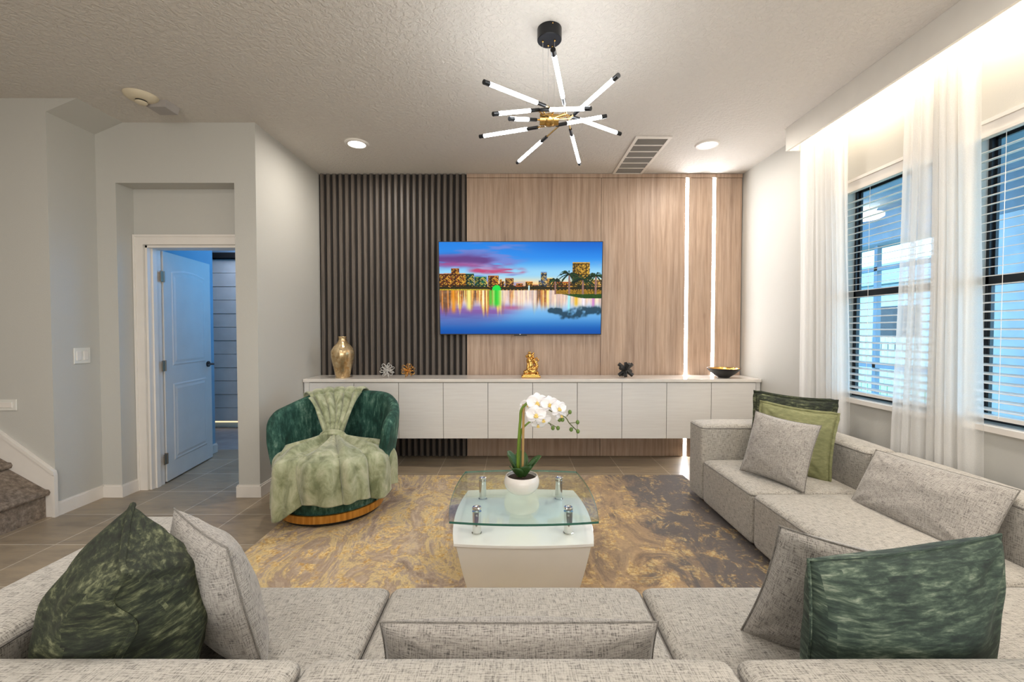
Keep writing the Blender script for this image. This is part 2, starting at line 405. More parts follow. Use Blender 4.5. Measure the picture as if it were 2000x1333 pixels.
# sloped soffit of the stair flight above
mb = MB(); mb.prism([(-3.285, 2.875), (-3.035, CZ+.01), (-3.285, CZ+.01)], 1, 3.101, 3.462)
struct('trim_soffit', mb, M['wall'])
# baseboards
def bb(name, pts, h=.1, tk=.014, z=0):
    mb = MB()
    for (x0, y0, x1, y1, nx, ny) in pts:
        xa, xb = sorted((x0, x1)); ya, yb = sorted((y0, y1))
        if nx: xa, xb = (xa, xa+tk) if nx > 0 else (xa-tk, xa)
        if ny: ya, yb = (ya, ya+tk) if ny > 0 else (ya-tk, ya)
        mb.box(xa, xb, ya, yb, z, h-.012)
        # small ogee cap
        if nx: xa2, xb2 = (xa, xa+tk*.55) if nx > 0 else (xb-tk*.55, xb); mb.box(xa2, xb2, ya, yb, h-.012, h)
        else: ya2, yb2 = (ya, ya+tk*.55) if ny > 0 else (yb-tk*.55, yb); mb.box(xa, xb, ya2, yb2, h-.012, h)
    return struct(name, mb, M['trim'])
bb('baseboard_left', [(XL, 3.446, XL, 4.59, 1, 0)])
bb('baseboard_hall', [(-3.28, 3.101, -3.28, 3.46, 1, 0), (-3.266, 3.46, NX0, 3.46, 0, -1), (NX0, 3.446, NX0, 3.605, 1, 0), (NX1, 3.46, XL-.0005, 3.46, 0, -1), (NX1, 3.446, NX1, 3.605, -1, 0)])
bb('baseboard_right', [(XR, -3.6, XR, 4.55, -1, 0)])
bb('baseboard_rear', [(-5.28, -3.6, 2.4, -3.6, 0, 1)])
# door casing
mb = MB(); cw = .085
for (a, b, z0, z1) in ((DX0-cw, DX0-.005, 0, DZ+.005), (DX1+.005, NX1-.001, 0, DZ+.005)):
    mb.box(a, b, 3.603, 3.62, z0, z1); mb.box(a, a+.018, 3.596, 3.603, z0, z1+cw-.023) if a < -2.5 else None
mb.box(DX0-cw, NX1-.001, 3.603, 3.62, DZ+.005, DZ+cw); mb.box(DX0-cw, NX1-.001, 3.596, 3.603, DZ+cw-.018, DZ+cw)
struct('trim_1', mb, M['trim'])
mb = MB(); mb.box(DX0, DX0+.018, 3.618, 3.755, 0, DZ); mb.box(DX1-.018, DX1, 3.618, 3.755, 0, DZ); mb.box(DX0, DX1, 3.618, 3.755, DZ-.018, DZ)
mb.box(DX0+.018, DX0+.03, 3.66, 3.70, 0, DZ-.018)
struct('trim_2', mb, M['trim'])
# open panel door
hx, hy = DX0+.022, 3.775
ang = math.atan2(.758, -.126)
def door_leaf():
    L, Hh, tk = .775, 2.01, .036
    mb = MB(); mb.box(0, L, 0, tk, .012, .012+Hh)
    o = obj('door_1', mb, M['door'], smooth=False, kind='structure')
    # two raised panels each side (mesh detail of the leaf)
    me = o.data; bm = bmesh.new(); bm.from_mesh(me)
    def ring(y, sgn, x0, x1, z0, z1, arch=0):
        def lp(off, yy):
            n = 8; pts = []
            pts.append((x0+off, yy, z0+off)); pts.append((x1-off, yy, z0+off))
            for i in range(n+1):
                u = i/n; pts.append((x1-off-(x1-x0-2*off)*u, yy, z1-off+arch*math.sin(PI*u)))
            return [bm.verts.new(p) for p in pts]
        a = lp(0, y+sgn*.0005); b = lp(.012, y-sgn*-.006); c = lp(.028, y+sgn*.0045); d = lp(.05, y+sgn*.009)
        rings = [a, b, c, d]
        for r0, r1 in zip(rings, rings[1:]):
            for i in range(len(r0)): bm.faces.new((r0[i], r0[(i+1) % len(r0)], r1[(i+1) % len(r0)], r1[i]))
        bm.faces.new(d)
    for y, s in ((0, -1), (tk, 1)):
        ring(y, s, .11, L-.11, .17, .86, .0); ring(y, s, .11, L-.11, 1.02, 1.86, .03)
    bmesh.ops.recalc_face_normals(bm, faces=bm.faces)
    bm.to_mesh(me); bm.free()
    hd = MB()
    for s in (-1, 1):
        y0 = 0 if s < 0 else tk
        hd.tube([(L-.07, y0, .99), (L-.07, y0+s*.012, .99)], .03, 18)
        hd.tube([(L-.07, y0+s*.01, .99), (L-.07, y0+s*.055, .99)], .011, 10)
        hd.tube([(L-.07, y0+s*.052, .99), (L-.12, y0+s*.056, .992), (L-.18, y0+s*.05, .985)], [.011, .009, .008], 8)
    h = obj('door_handle', hd, M['black'], o, label='dark lever handle')
    for z in (.22, 1.03, 1.80):
        hm = MB(); hm.box(-.012, .0, -.004, tk*.9, z-.045, z+.045); hm.tube([(-.006, -.008, z-.047), (-.006, -.008, z+.047)], .007, 8)
        hm.box(-.055, -.008, -.012, -.006, z-.045, z+.045)
        obj('hinge', hm, M['nickel'], o, label='satin metal door hinge', smooth=False)
    o.location = (hx, hy, 0); o.rotation_euler = (0, 0, ang)
    return o
M['door'] = plain('door_white_paint', srgb(214, 212, 208), .4, var=.02)
door_leaf()
# room and garage beyond the doorway
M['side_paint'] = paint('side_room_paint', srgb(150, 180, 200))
struct('wall_side_room_left', MB().box(-3.40, -3.25, 3.751, 4.74, 0, CZ), M['side_paint'])
struct('wall_side_room_right', MB().box(-2.145, -2.14, 3.75, 5.9, 0, CZ), M['side_paint'])
bb('baseboard_side_room', [(-3.25, 3.76, -3.25, 4.754, 1, 0)])
M['concrete'] = plain('garage_concrete', srgb(150, 148, 146), .8, var=.1)
struct('floor_garage', MB().box(-5.4, -2.14, 4.85, 6.2, -.1, -.012), M['concrete'])
struct('ceiling_garage', MB().box(-5.4, -2.14, 4.85, 6.2, CZ, CZ+.1), M['ceiling'])
struct('wall_garage', MB().box(-5.4, -2.14, 5.98, 6.1, 0, CZ), M['side_paint'])
struct('wall_garage_left', MB().box(-5.4, -5.3, 3.25, 5.98, 0, CZ), M['side_paint'])
mb = MB(); n = 4
for i in range(12): mb.box(-4.9, -2.2, 5.90+.004*(i % 2), 5.94, .10+i*.183, .10+(i+1)*.183-.006)
g = obj('garage_door', mb, M['plastic'], smooth=False); tag(g, 'white ribbed garage door seen past the open blue-lit door', 'garage door')
struct('trim_garage_track', MB().box(-4.95, -2.2, 5.86, 5.97, 2.31, 2.38), M['black_matt'])
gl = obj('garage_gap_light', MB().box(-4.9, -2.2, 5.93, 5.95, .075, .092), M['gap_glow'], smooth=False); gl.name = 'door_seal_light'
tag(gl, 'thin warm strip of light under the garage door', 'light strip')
# stairs
t_ = thing('staircase', 'brown-grey carpeted staircase rising along the left wall', 'stairs', (-3.6, 2.6, 0))
y0s, y1s = 1.95, 3.082
poly = [(-3.335, 0)]
rise, run = .195, .265
n = 7; xs = -3.335; prof = [(xs, 0)]
for i in range(n):
    x = xs-run*i; z = rise*(i+1)
    prof += [(x, z-.04), (x+.028, z-.035), (x+.036, z-.015), (x+.026, z+.003), (x, z+.006)]
prof += [(xs-run*n, rise*n), (xs-run*n, 0)]
obj('carpet_runner', MB().prism(prof, 1, y0s, y1s), M['carpet'], t_, angle=60)
mb = MB(); mb.prism([(-3.282, 0), (-3.282, .31), (-3.282-1.9, .31+1.9*.745), (-3.282-1.9, 0)], 1, 3.084, 3.099)
struct('trim_stair_skirt', mb, M['trim'])
mb = MB(); mb.prism([(-3.262, .30), (-3.268, .33), (-3.282-1.9, .33+1.9*.752), (-3.282-1.9, .30+1.9*.752)], 1, 3.074, 3.0995)
mb.box(-3.282, -3.262, 3.0745, 3.099, 0, .299)
struct('trim_stair_cap', mb, M['trim'])

# pelmet with cove light along the windows
mb = MB(); mb.box(2.215, 2.235, -3.5, 3.56, 2.785, CZ-.001); mb.box(2.235, XR-.001, 3.54, 3.56, 2.785, CZ-.001)
struct('trim_pelmet', mb, M['white_frame'])
o = obj('cove_light_strip', MB().box(2.262, 2.276, -3.4, 3.5, 2.955, 2.966), M['led_warm'], smooth=False)
tag(o, 'warm LED strip hidden behind the white pelmet over the windows', 'light strip')
o = obj('curtain_track', MB().box(2.315, 2.345, .6, 3.52, 2.945, 2.969), M['trim'], smooth=False)
tag(o, 'white curtain track on the ceiling behind the pelmet', 'curtain track')

# windows
def window(name, y0, y1):
    xf = XR+.10
    mb = MB(); f = .016
    for a, b, c, d in ((y0, y0+f, WZ0, WZ1), (y1-f, y1, WZ0, WZ1), (y0, y1, WZ0, WZ0+f), (y0, y1, WZ1-f, WZ1), (y0, y1, 1.575, 1.625)):
        mb.box(xf, xf+.035, a, b, c, d)
    w = obj(name, mb, M['blackframe'], smooth=False, kind='structure')
    f2 = .012; s = MB()
    for a, b, c, d in ((y0+f, y0+f+f2, 1.625, WZ1-f), (y1-f-f2, y1-f, 1.625, WZ1-f), (y0+f, y1-f, WZ1-f-f2, WZ1-f)):
        s.box(xf+.018, xf+.034, a, b, c, d)
    for a, b, c, d in ((y0+f, y0+f+f2, WZ0+f, 1.575), (y1-f-f2, y1-f, WZ0+f, 1.575), (y0+f, y1-f, WZ0+f, WZ0+f+f2)):
        s.box(xf+.002, xf+.018, a, b, c, d)
    obj('window_sash', s, M['blackframe'], w, smooth=False)
    obj('glass_pane', MB().box(xf+.028, xf+.031, y0+f, y1-f, 1.625, WZ1-f), M['window_glass'], w, smooth=False)
    obj('glass_pane', MB().box(xf+.009, xf+.012, y0+f, y1-f, WZ0+f, 1.575), M['window_glass'], w, smooth=False)
    obj('window_sill', MB().box(XR-.03, XR+.13, y0-.02, y1+.02, WZ0-.03, WZ0-.001), M['trim'], w, smooth=False)
window('window_1', *W1); window('window_2', *W2)
def blind(y0, y1, label, cords):
    x = XR+.035; t_ = thing('window_blind', label, 'blind', (x, (y0+y1)/2, WZ0), 'white slatted blinds in the windows')
    mb = MB(); mb.box(XR-.022, XR-.008, y0-.03, y1+.03, 2.315, 2.395); mb.box(XR-.028, XR-.008, y0-.035, y1+.035, 2.378, 2.398); mb.box(XR-.026, XR-.008, y0-.03, y1+.03, 2.31, 2.325)
    mb.box(XR-.01, XR+.05, y0+.006, y1-.006, 2.325, 2.358)
    obj('valance', mb, M['trim'], t_, smooth=False)
    mb = MB(); z = .935
    ti = math.radians(9)
    while z < 2.30:
        hw = .024; dx, dz = hw*math.cos(ti), hw*math.sin(ti); th = .0016
        mb.add([(x-dx, y0+.008, z-dz-th), (x+dx, y0+.008, z+dz-th), (x+dx, y1-.008, z+dz-th), (x-dx, y1-.008, z-dz-th),
                (x-dx, y0+.008, z-dz+th), (x+dx, y0+.008, z+dz+th), (x+dx, y1-.008, z+dz+th), (x-dx, y1-.008, z-dz+th)],
               [(0,3,2,1),(4,5,6,7),(0,1,5,4),(1,2,6,5),(2,3,7,6),(3,0,4,7)])
        z += .0455
    obj('slats', mb, M['blind'], t_, smooth=False)
    obj('bottom_rail', MB().box(x-.026, x+.026, y0+.008, y1-.008, .888, .908), M['blind'], t_, smooth=False)
    for c in cords: obj('lift_cord', MB().tube([(x-.03, c, 2.32), (x-.03, c, .9)], .0015, 6), M['blind'], t_)
blind(*W1, 'white slatted blind on the far window left of the wide middle curtain', (2.96, 2.66))
blind(*W2, 'white slatted blind on the nearest window at the right edge', (2.15, 1.8))

# ------------------------------------------------------------------ outside
M['stucco'] = plain('porch_stucco', srgb(128, 143, 156), .9, var=.08)
M['stucco_lite'] = plain('pale_stucco', srgb(196, 204, 212), .9, var=.06)
M['lawn'] = plain('lawn', srgb(84, 128, 70), .95, var=.2)
struct('porch_floor', MB().box(2.56, 5.3, -2, 12, -.1, -.03), M['concrete'])
struct('porch_ceiling', MB().box(2.57, 5.0, -2, 12, 2.78, 2.88), M['stucco'])
struct('porch_beam', MB().box(4.55, 4.9, -2, 12, 2.42, 2.78), M['stucco'])
struct('ground', MB().box(5.3, 40, -10, 40, -.2, -.06), M['lawn'])
for y, lb in ((3.75, 'pale square porch column outside the nearest window'), (7.8, 'far square porch column seen through the far window')):
    c = obj('porch_column', MB().rbox(4.55, 4.88, y, y+.42, -.03, 2.42, .01, 1), M['stucco_lite'], angle=30); tag(c, lb, 'column')
struct('wall_porch_end', MB().box(2.56, 3.4, 11.5, 11.7, -.03, 2.78), M['stucco'])
h = thing('neighbour_house', 'blue-grey neighbouring house beyond the porch', 'house', (12, 14, -.06))
obj('wall', MB().box(10.5, 16, 9.5, 22, -.06, 2.6), M['stucco_lite'], h, smooth=False)
obj('roof', MB().prism([(10.1, 2.6), (16.4, 2.6), (13.2, 3.7)], 1, 9.2, 22.3), M['stucco'], h, smooth=False)
obj('window', MB().box(10.46, 10.5, 11.2, 12.4, .8, 2.0), M['blackframe'], h, smooth=False)
f = thing('patio_fence', 'white rail fence across the garden behind the porch', 'fence', (7.5, 9, -.06))
mb = MB()
for z in (.25, 1.1): mb.box(7.48, 7.52, 2, 15, z, z+.09)
obj('rail', mb, M['plastic'], f, smooth=False)
mb = MB(); y = 2
while y < 15: mb.box(7.47, 7.53, y, y+.07, -.06, 1.2); y += .16
pk = obj('pickets', mb, M['plastic'], f, smooth=False); 
sc_ = thing('screen_enclosure', 'dark thin-framed screen panels between the porch columns', 'screen', (4.7, 6, -.03))
mb = MB()
for y in (5.6, 6.9, 9.6): mb.box(4.68, 4.74, y, y+.05, -.03, 2.42)
for z in (.85, 2.1): mb.box(4.68, 4.74, 4.2, 11.5, z, z+.05)
obj('frame', mb, M['stucco'], sc_, smooth=False)
pl = thing('porch_lamp', 'round lit ceiling lamp outside above the far window', 'lamp', (4.1, 5.1, 2.78))
obj('canopy', MB().lathe([(.10, 2.70), (.14, 2.78)], (4.1, 5.1, 0)), M['stucco_lite'], pl)
obj('lamp_shade', MB().lathe([(.02, 2.625), (.15, 2.63), (.185, 2.65), (.185, 2.68), (.12, 2.70)], (4.1, 5.1, 0)), M['porch_glow'], pl)

# ------------------------------------------------------------------ feature wall
sp = thing('slat_wall_panel', 'dark brown vertical slatted wall panel left of the television', 'wall panel', (-1.24, 4.595, 0))
obj('backing', MB().box(-2.015, -.475, 4.588, 4.599, .004, 2.965), M['slat_back'], sp, smooth=False)
mb = MB(); ns = 24; pitch = 1.54/ns
for i in range(ns):
    x = -2.015+pitch*(i+.5); w = .0145
    mb.prism([(x-w-.006, 4.590), (x-w-.003, 4.574), (x-w+.004, 4.566), (x+w-.004, 4.566), (x+w+.003, 4.574), (x+w+.006, 4.590)], 2, .004, 2.965)
obj('slats', mb, M['slat'], sp, smooth=False)
for i, (a, b, lb) in enumerate(((-.472, .929, 'wide wood-grain wall panel behind the television'), (.932, 1.812, 'wood-grain wall panel between the television and first light strip'),
                 (1.846, 2.094, 'narrow wood-grain wall panel between the two light strips'), (2.128, 2.40, 'narrow wood-grain wall panel at the right corner'))):
    o = obj('wood_wall_panel', MB().rbox(a, b, 4.575, 4.599, .004, 2.925, .002, 1, k=1), M['oak'], smooth=False); tag(o, lb, 'wall panel', 'wood-grain panels of the feature wall')
    o.location = (0, 0, 0)
o = obj('wood_top_rail', MB().box(-.472, 2.40, 4.568, 4.599, 2.927, 2.966), M['oak'], smooth=False); tag(o, 'thin wood strip along the top of the feature wall', 'trim strip')
for a, lb in ((1.815, 'left glowing vertical LED strip in the wood wall'), (2.098, 'right glowing vertical LED strip behind the gold bowl')):
    o = obj('led_light_strip', MB().box(a+.002, a+.026, 4.580, 4.599, .006, 2.925), M['led'], smooth=False); tag(o, lb, 'light strip', 'vertical LED strips')

# television
TVY = 4.472
tv = thing('television', 'wide wall-mounted television showing a city skyline over a lake at dusk', 'television', (.09, 4.56, 1.29))
tw, th = 1.68, .955
def tvp(u, v, d=0):  # u across, v up, d toward viewer; top leans forward
    a = math.radians(4.6)
    return (.088+(u-.5)*tw, 4.553-(v*th)*math.sin(a)-d*math.cos(a), 1.293+(v*th)*math.cos(a)-d*math.sin(a))
def slab(mb, u0, u1, v0, v1, d0, d1):
    P = [tvp(u, v, d) for d in (d0, d1) for (u, v) in ((u0, v0), (u1, v0), (u1, v1), (u0, v1))]
    mb.add(P, [(0,3,2,1),(4,5,6,7),(0,1,5,4),(1,2,6,5),(2,3,7,6),(3,0,4,7)])
mb = MB(); slab(mb, 0, 1, 0, 1, 0, .02)
e_ = .006
for q in ((0, 1, 0, e_*1.6), (0, 1, 1-e_*1.2, 1), (0, e_*.7, 0, 1), (1-e_*.7, 1, 0, 1)): slab(mb, *q, .02, .024)
obj('casing', mb, M['black'], tv, smooth=False)
mb = MB(); slab(mb, .46, .54, -.012, .006, .0, .025); obj('sensor_bar', mb, M['black'], tv, smooth=False)
mb = MB(); slab(mb, .494, .502, .001, .008, .0255, .026); obj('logo', mb, M['plastic'], tv, smooth=False)
mb = MB(); mb.box(-.15, .33, 4.548, 4.574, 1.5, 1.75); obj('wall_bracket', mb, M['black'], tv, smooth=False)
# the picture on the screen, a vertex-colour image
NU, NV = 520, 294
rs = np.random.RandomState(7)
U, V_ = np.meshgrid(np.linspace(0, 1, NU), np.linspace(0, 1, NV))
def vnoise(U, V, su, sv, seed, oct=4):
    r = np.random.RandomState(seed); out = np.zeros_like(U); amp = 1; tot = 0
    for o in range(oct):
        a, b = int(su*2**o)+2, int(sv*2**o)+2; g = r.rand(b+1, a+1)
        x = U*(a-1); y = V*(b-1); xi = np.floor(x).astype(int); yi = np.floor(y).astype(int); fx = x-xi; fy = y-yi; xi = xi % a; yi = yi % b
        fx = fx*fx*(3-2*fx); fy = fy*fy*(3-2*fy)
        v = (g[yi, xi]*(1-fx)+g[yi, xi+1]*fx)*(1-fy)+(g[yi+1, xi]*(1-fx)+g[yi+1, xi+1]*fx)*fy
        out += v*amp; tot += amp; amp *= .55
    return out/tot
def C(*c): return np.array(c, float)/255
def lerp(a, b, t): return a*(1-t[..., None])+b*t[..., None]
def ss(a, b, x): t = np.clip((x-a)/(b-a), 0, 1); return t*t*(3-2*t)
HZ = .48
def sky(U, V):
    h = (V-HZ)/(1-HZ)
    c = np.ones(U.shape+(3,))*C(252, 226, 176)
    c = lerp(c, C(150, 208, 240), ss(.10, .34, h)); c = lerp(c, C(40, 140, 232), ss(.35, .7, h)); c = lerp(c, C(0, 96, 200), ss(.6, 1.05, h)*(.35+.65*ss(.3, .9, U)))
    glow = np.exp(-((U-.5)/.20)**2)*np.exp(-(h/.13)**2); c = lerp(c, C(250, 150, 40), glow*.95)
    W_ = U+.05*(vnoise(U, V, 5, 9, 61)-.5); VV = V+.05*(vnoise(U, V, 6, 6, 62)-.5)
    cl = vnoise(U, V*2.2, 5, 9, 3)
    c = lerp(c, C(120, 130, 205), ss(.42, .62, vnoise(U, V*2, 4, 8, 12))*.8*(1-ss(.42, .6, U)))
    band = np.exp(-((VV-.82+.10*np.abs(W_-.17))/.055)**2)*(1-ss(.26, .40, W_))
    band2 = np.exp(-((VV-.765+.06*W_)/.03)**2)*(1-ss(.40, .5, W_)); band3 = np.exp(-((VV-.695)/.024)**2)*ss(.14, .24, W_)*(1-ss(.49, .54, W_))
    c = lerp(c, C(96, 62, 132), np.clip(band*1.2, 0, 1)*ss(.2, .5, cl)); c = lerp(c, C(160, 76, 140), np.clip(band2, 0, 1)*ss(.2, .5, cl)*.9)
    c = lerp(c, C(188, 66, 112), np.clip(band3*1.3, 0, 1)*ss(.15, .4, cl)); 
    c = lerp(c, C(190, 170, 215), ss(.55, .7, vnoise(U, V, 5, 12, 77))*.5*np.exp(-((V-.72)/.05)**2))
    return c
IMG = sky(U, V_)
rb = np.random.RandomState(11)
BL = [(0, .028, .66, 0), (.028, .073, .665, 0), (.073, .122, .72, 0), (.122, .16, .665, 1), (.16, .212, .66, 2), (.215, .29, .63, 3), (.30, .365, .64, 0), (.37, .385, .60, 1), (.385, .40, .58, 4), (.405, .457, .612, 4), (.46, .52, .53, 0), (.53, .575, .575, 1),
      (.575, .61, .54, 4), (.625, .662, .68, 5), (.612, .625, .59, 5), (.662, .70, .615, 7), (.7, .82, .57, 0), (.82, .925, .782, 6), (.93, 1.0, .60, 7)]
pal = {0: C(116, 56, 20), 1: C(140, 84, 24), 2: C(24, 70, 56), 3: C(20, 96, 74), 4: C(96, 60, 44), 5: C(70, 92, 122), 6: C(132, 98, 30), 7: C(190, 140, 90)}
for q in range(20):
    a = rb.rand()*.97; BL.insert(0, (a, a+.012+rb.rand()*.03, .505+rb.rand()*.06*(1.8 if a < .3 else 1), rb.choice([0, 1, 4, 7])))
win = rs.rand(NV, NU)
def city(IMG, U, V):
    cell = ((np.floor(U*150)*37+np.floor(V*95)*101+np.floor(U*150)*np.floor(V*95)*3) % 11)/11
    for a, b, top, k in BL:
        m = (U >= a) & (U < b) & (V < top) & (V > HZ-.001)
        col = np.ones(IMG.shape)*pal[k]
        lit = (cell > .58); col[lit] = col[lit]*.35+C(255, 196, 70)*.65
        dk_ = cell < .2; col[dk_] *= .45
        sh = np.clip((U-a)/(b-a), 0, 1); col *= (.75+.35*sh)[..., None]
        rim = (V > top-.008); col[rim] = np.clip(pal[k]*1.6, 0, 1)
        col *= (.75+.5*win)[..., None]
        IMG[m] = np.clip(col, 0, 1)[m]
    tl = .505+.035*vnoise(U, V*0, 30, 1, 5, 3)
    m = (V < tl) & (V > HZ); IMG[m] = C(46, 40, 14)*(.4+.9*win[m][:, None])
    lit = np.sin(U*420)*np.sin(U*133)
    m = (V < .493) & (V > HZ) & (U < .3); IMG[m] = (C(238, 208, 60)*(.45+.55*win[m][:, None]))
    m = (V < .49) & (V > HZ) & (U >= .3) & (lit > .1); IMG[m] = C(240, 170, 60)*(.5+.5*win[m][:, None])
    m = (((U-.352)/.026)**2+((V-.495)/.04)**2 < 1+.5*(win-.5)) & (V > HZ-.02); IMG[m] = C(24, 220, 70)
    m = (np.abs(U-.552) < .004) & (V > HZ) & (V < .53); IMG[m] = C(210, 245, 245)
    return IMG
IMG = city(IMG, U, V_)
wm = V_ < HZ; depth = (HZ-V_)/HZ
base = np.ones(IMG.shape)*C(244, 226, 226)
base = lerp(base, C(110, 176, 230), ss(.22, .55, depth)); base = lerp(base, C(0, 78, 168), ss(.5, 1.0, depth))
nz = vnoise(U, V_*2.5, 4, 9, 91)
base = lerp(base, C(140, 84, 156), np.clip(np.exp(-((depth-.48)/.15)**2)*(1-ss(.30, .56, U))*(.5+nz), 0, 1)*.9)
base = lerp(base, C(84, 84, 160), np.clip(np.exp(-((depth-.66)/.16)**2)*(1-ss(.15, .5, U))*(.5+nz), 0, 1)*.7)
base = lerp(base, C(176, 84, 130), np.exp(-((depth-.40)/.05)**2)*np.exp(-((U-.44)/.07)**2)*.8)
st = vnoise(U, V_*.12, 130, 8, 21, 2); st2 = vnoise(U, V_*0, 40, 1, 23, 2)
lt = np.where(st[..., None] > .60, C(255, 226, 110), np.where(st[..., None] > .50, C(226, 140, 40), np.where(st[..., None] > .38, C(150, 80, 26), C(70, 50, 24))))
amt = (1-ss(.22, .5, depth-.45*(st2-.5)))*np.where(U < .38, .95, np.where((U > .60) & (U < .675), .9, np.where((U > .43) & (U < .46), .7, .30)))
amt = amt*(.7+.3*vnoise(U, V_, 60, 60, 44, 2))
water = lerp(base, lt, np.clip(amt, 0, 1))
for gx, gw, gl_, gc_ in ((.352, .022, .42, C(30, 205, 50)), (.315, .010, .40, C(70, 190, 50)), (.18, .016, .52, C(240, 232, 130)), (.085, .014, .58, C(236, 150, 30)), (.27, .006, .42, C(255, 250, 220)), (.80, .008, .56, C(150, 240, 250)), (.89, .01, .42, C(250, 240, 255)), (.845, .012, .42, C(230, 180, 40)), (.95, .008, .45, C(200, 120, 200))):
    g = np.exp(-((U-gx)/gw)**2)*(1-ss(gl_*.7, gl_, depth)); water = lerp(water, gc_, g*.9)
rp = np.random.RandomState(5); dkm = np.zeros_like(U)
for cx_, cd, R_ in ((.715, .42, .06), (.80, .52, .11), (.885, .44, .12), (.965, .40, .10)):
    for q in range(60):
        a = rp.uniform(0, 2*PI); rr = R_*rp.uniform(.2, 1.0); px_ = cx_+math.cos(a)*rr/tw*1.1; pd = cd+math.sin(a)*rr*.9/th+.05
        dkm += np.exp(-((U-px_)/.010)**2-((depth-pd)/.030)**2)*.34
water = lerp(water, C(14, 44, 60), np.clip(dkm*(.1+1.4*vnoise(U, V_, 90, 20, 31)), 0, .8))
IMG[wm] = water[wm]
isl = (V_ < .445+.006*np.sin(U*60)) & (V_ > .392+.05*(1-ss(.72, .9, U))) & (U > .715); IMG[isl] = (C(40, 76, 24)*(.6+.7*win[..., None]))[isl]
m = (V_ > .44) & (V_ < .48) & (U > .71); IMG[m] = (C(200, 150, 40)*(.3+.8*win[..., None]))[m]
for (cx_, cy_, R) in ((.80, .655, .15), (.885, .60, .155), (.965, .64, .13), (.715, .59, .075)):
    tr_ = (np.abs(U-cx_) < .0055) & (V_ < cy_) & (V_ > .435); IMG[tr_] = C(160, 120, 110)*.9
    rp = np.random.RandomState(int(cx_*1000))
    for q in range(34):
        a = rp.uniform(-.35*PI, 1.35*PI); L_ = R*rp.uniform(.65, 1.05); ts = np.linspace(0, 1, 90)
        px_ = cx_+(np.cos(a)*L_*ts)/tw; py_ = cy_+(np.sin(a)*L_*.75*ts-.55*L_*ts**2.2)/th
        for w_ in (-1, 0, 1):
            ii = np.clip((px_*(NU-1)).astype(int), 0, NU-1); jj = np.clip((py_*(NV-1)).astype(int)+w_*(ts < .8), 0, NV-1)
            colr = (C(18, 44, 24), C(40, 70, 30), C(12, 30, 22))[q % 3]; IMG[jj, ii] = colr
IMG = np.clip(IMG, 0, 1); LIN = np.where(IMG <= .04045, IMG/12.92, ((IMG+.055)/1.055)**2.4)
uu = e_*.7+(1-e_*1.4)*U; vv = e_*1.6+(1-e_*2.8)*V_
me = bpy.data.meshes.new('screen'); o0 = Vector(ORG[tv.name])
vs_ = [tuple(Vector(tvp(uu[j, i], vv[j, i], .0215))-o0) for j in range(NV) for i in range(NU)]
fs_ = [(j*NU+i, j*NU+i+1, (j+1)*NU+i+1, (j+1)*NU+i) for j in range(NV-1) for i in range(NU-1)]
me.from_pydata(vs_, [], fs_)
ca = me.color_attributes.new('picture', 'FLOAT_COLOR', 'POINT')
ca.data.foreach_set('color', np.concatenate([LIN, np.ones((NV, NU, 1))], -1).astype('f').ravel())
t = NT('screen_picture'); at = t.new('ShaderNodeAttribute'); at.attribute_name = 'picture'
t.link(at.outputs['Color'], t.b.inputs['Emission Color']); t.b.inputs['Emission Strength'].default_value = 1.0
t.set((.002, .002, .002, 1), .45, Specular_IOR_Level=.15); me.materials.append(t.m)
so = bpy.data.objects.new('screen', me); COL.objects.link(so); so.parent = tv

# floating cabinets
cx0 = -1.963; dw = .4325; cfy = 4.197
posn = ['leftmost, partly behind the green chair', 'second from the left', 'in the middle behind the orchid', 'second from the right', 'rightmost, ending behind the sofa arm']
for k in range(5):
    xa = cx0+k*2*dw; xb = xa+2*dw
    cb = thing('floating_cabinet', 'white two-door floating cabinet, '+posn[k], 'cabinet', ((xa+xb)/2, 4.38, .29), 'floating white cabinets under the worktop')
    obj('body', MB().box(xa+.0005, xb-.0005, cfy+.019, 4.562, .29, .8345), M['dark_gap'], cb, smooth=False)
    for j in range(2):
        obj('door', MB().rbox(xa+j*dw+.0022, xa+(j+1)*dw-.0022, cfy, cfy+.0185, .287, .829, .0015, 1, k=1), M['lacquer'], cb, smooth=False)
o = obj('worktop', MB().rbox(-2.015, 2.405, 4.18, 4.563, .836, .867, .003, 1, k=1), M['quartz'], smooth=False); tag(o, 'long glossy white worktop over the floating cabinets', 'worktop')
for a, b in ((-2.012, -1.9645), (2.3635, 2.403)):
    o = obj('cabinet_filler_panel', MB().box(a, b, cfy+.004, 4.562, .287, .8355), M['lacquer'], smooth=False)
    tag(o, 'narrow white filler panel at the '+('left' if a < 0 else 'right')+' end of the cabinets', 'panel')
CT = .867
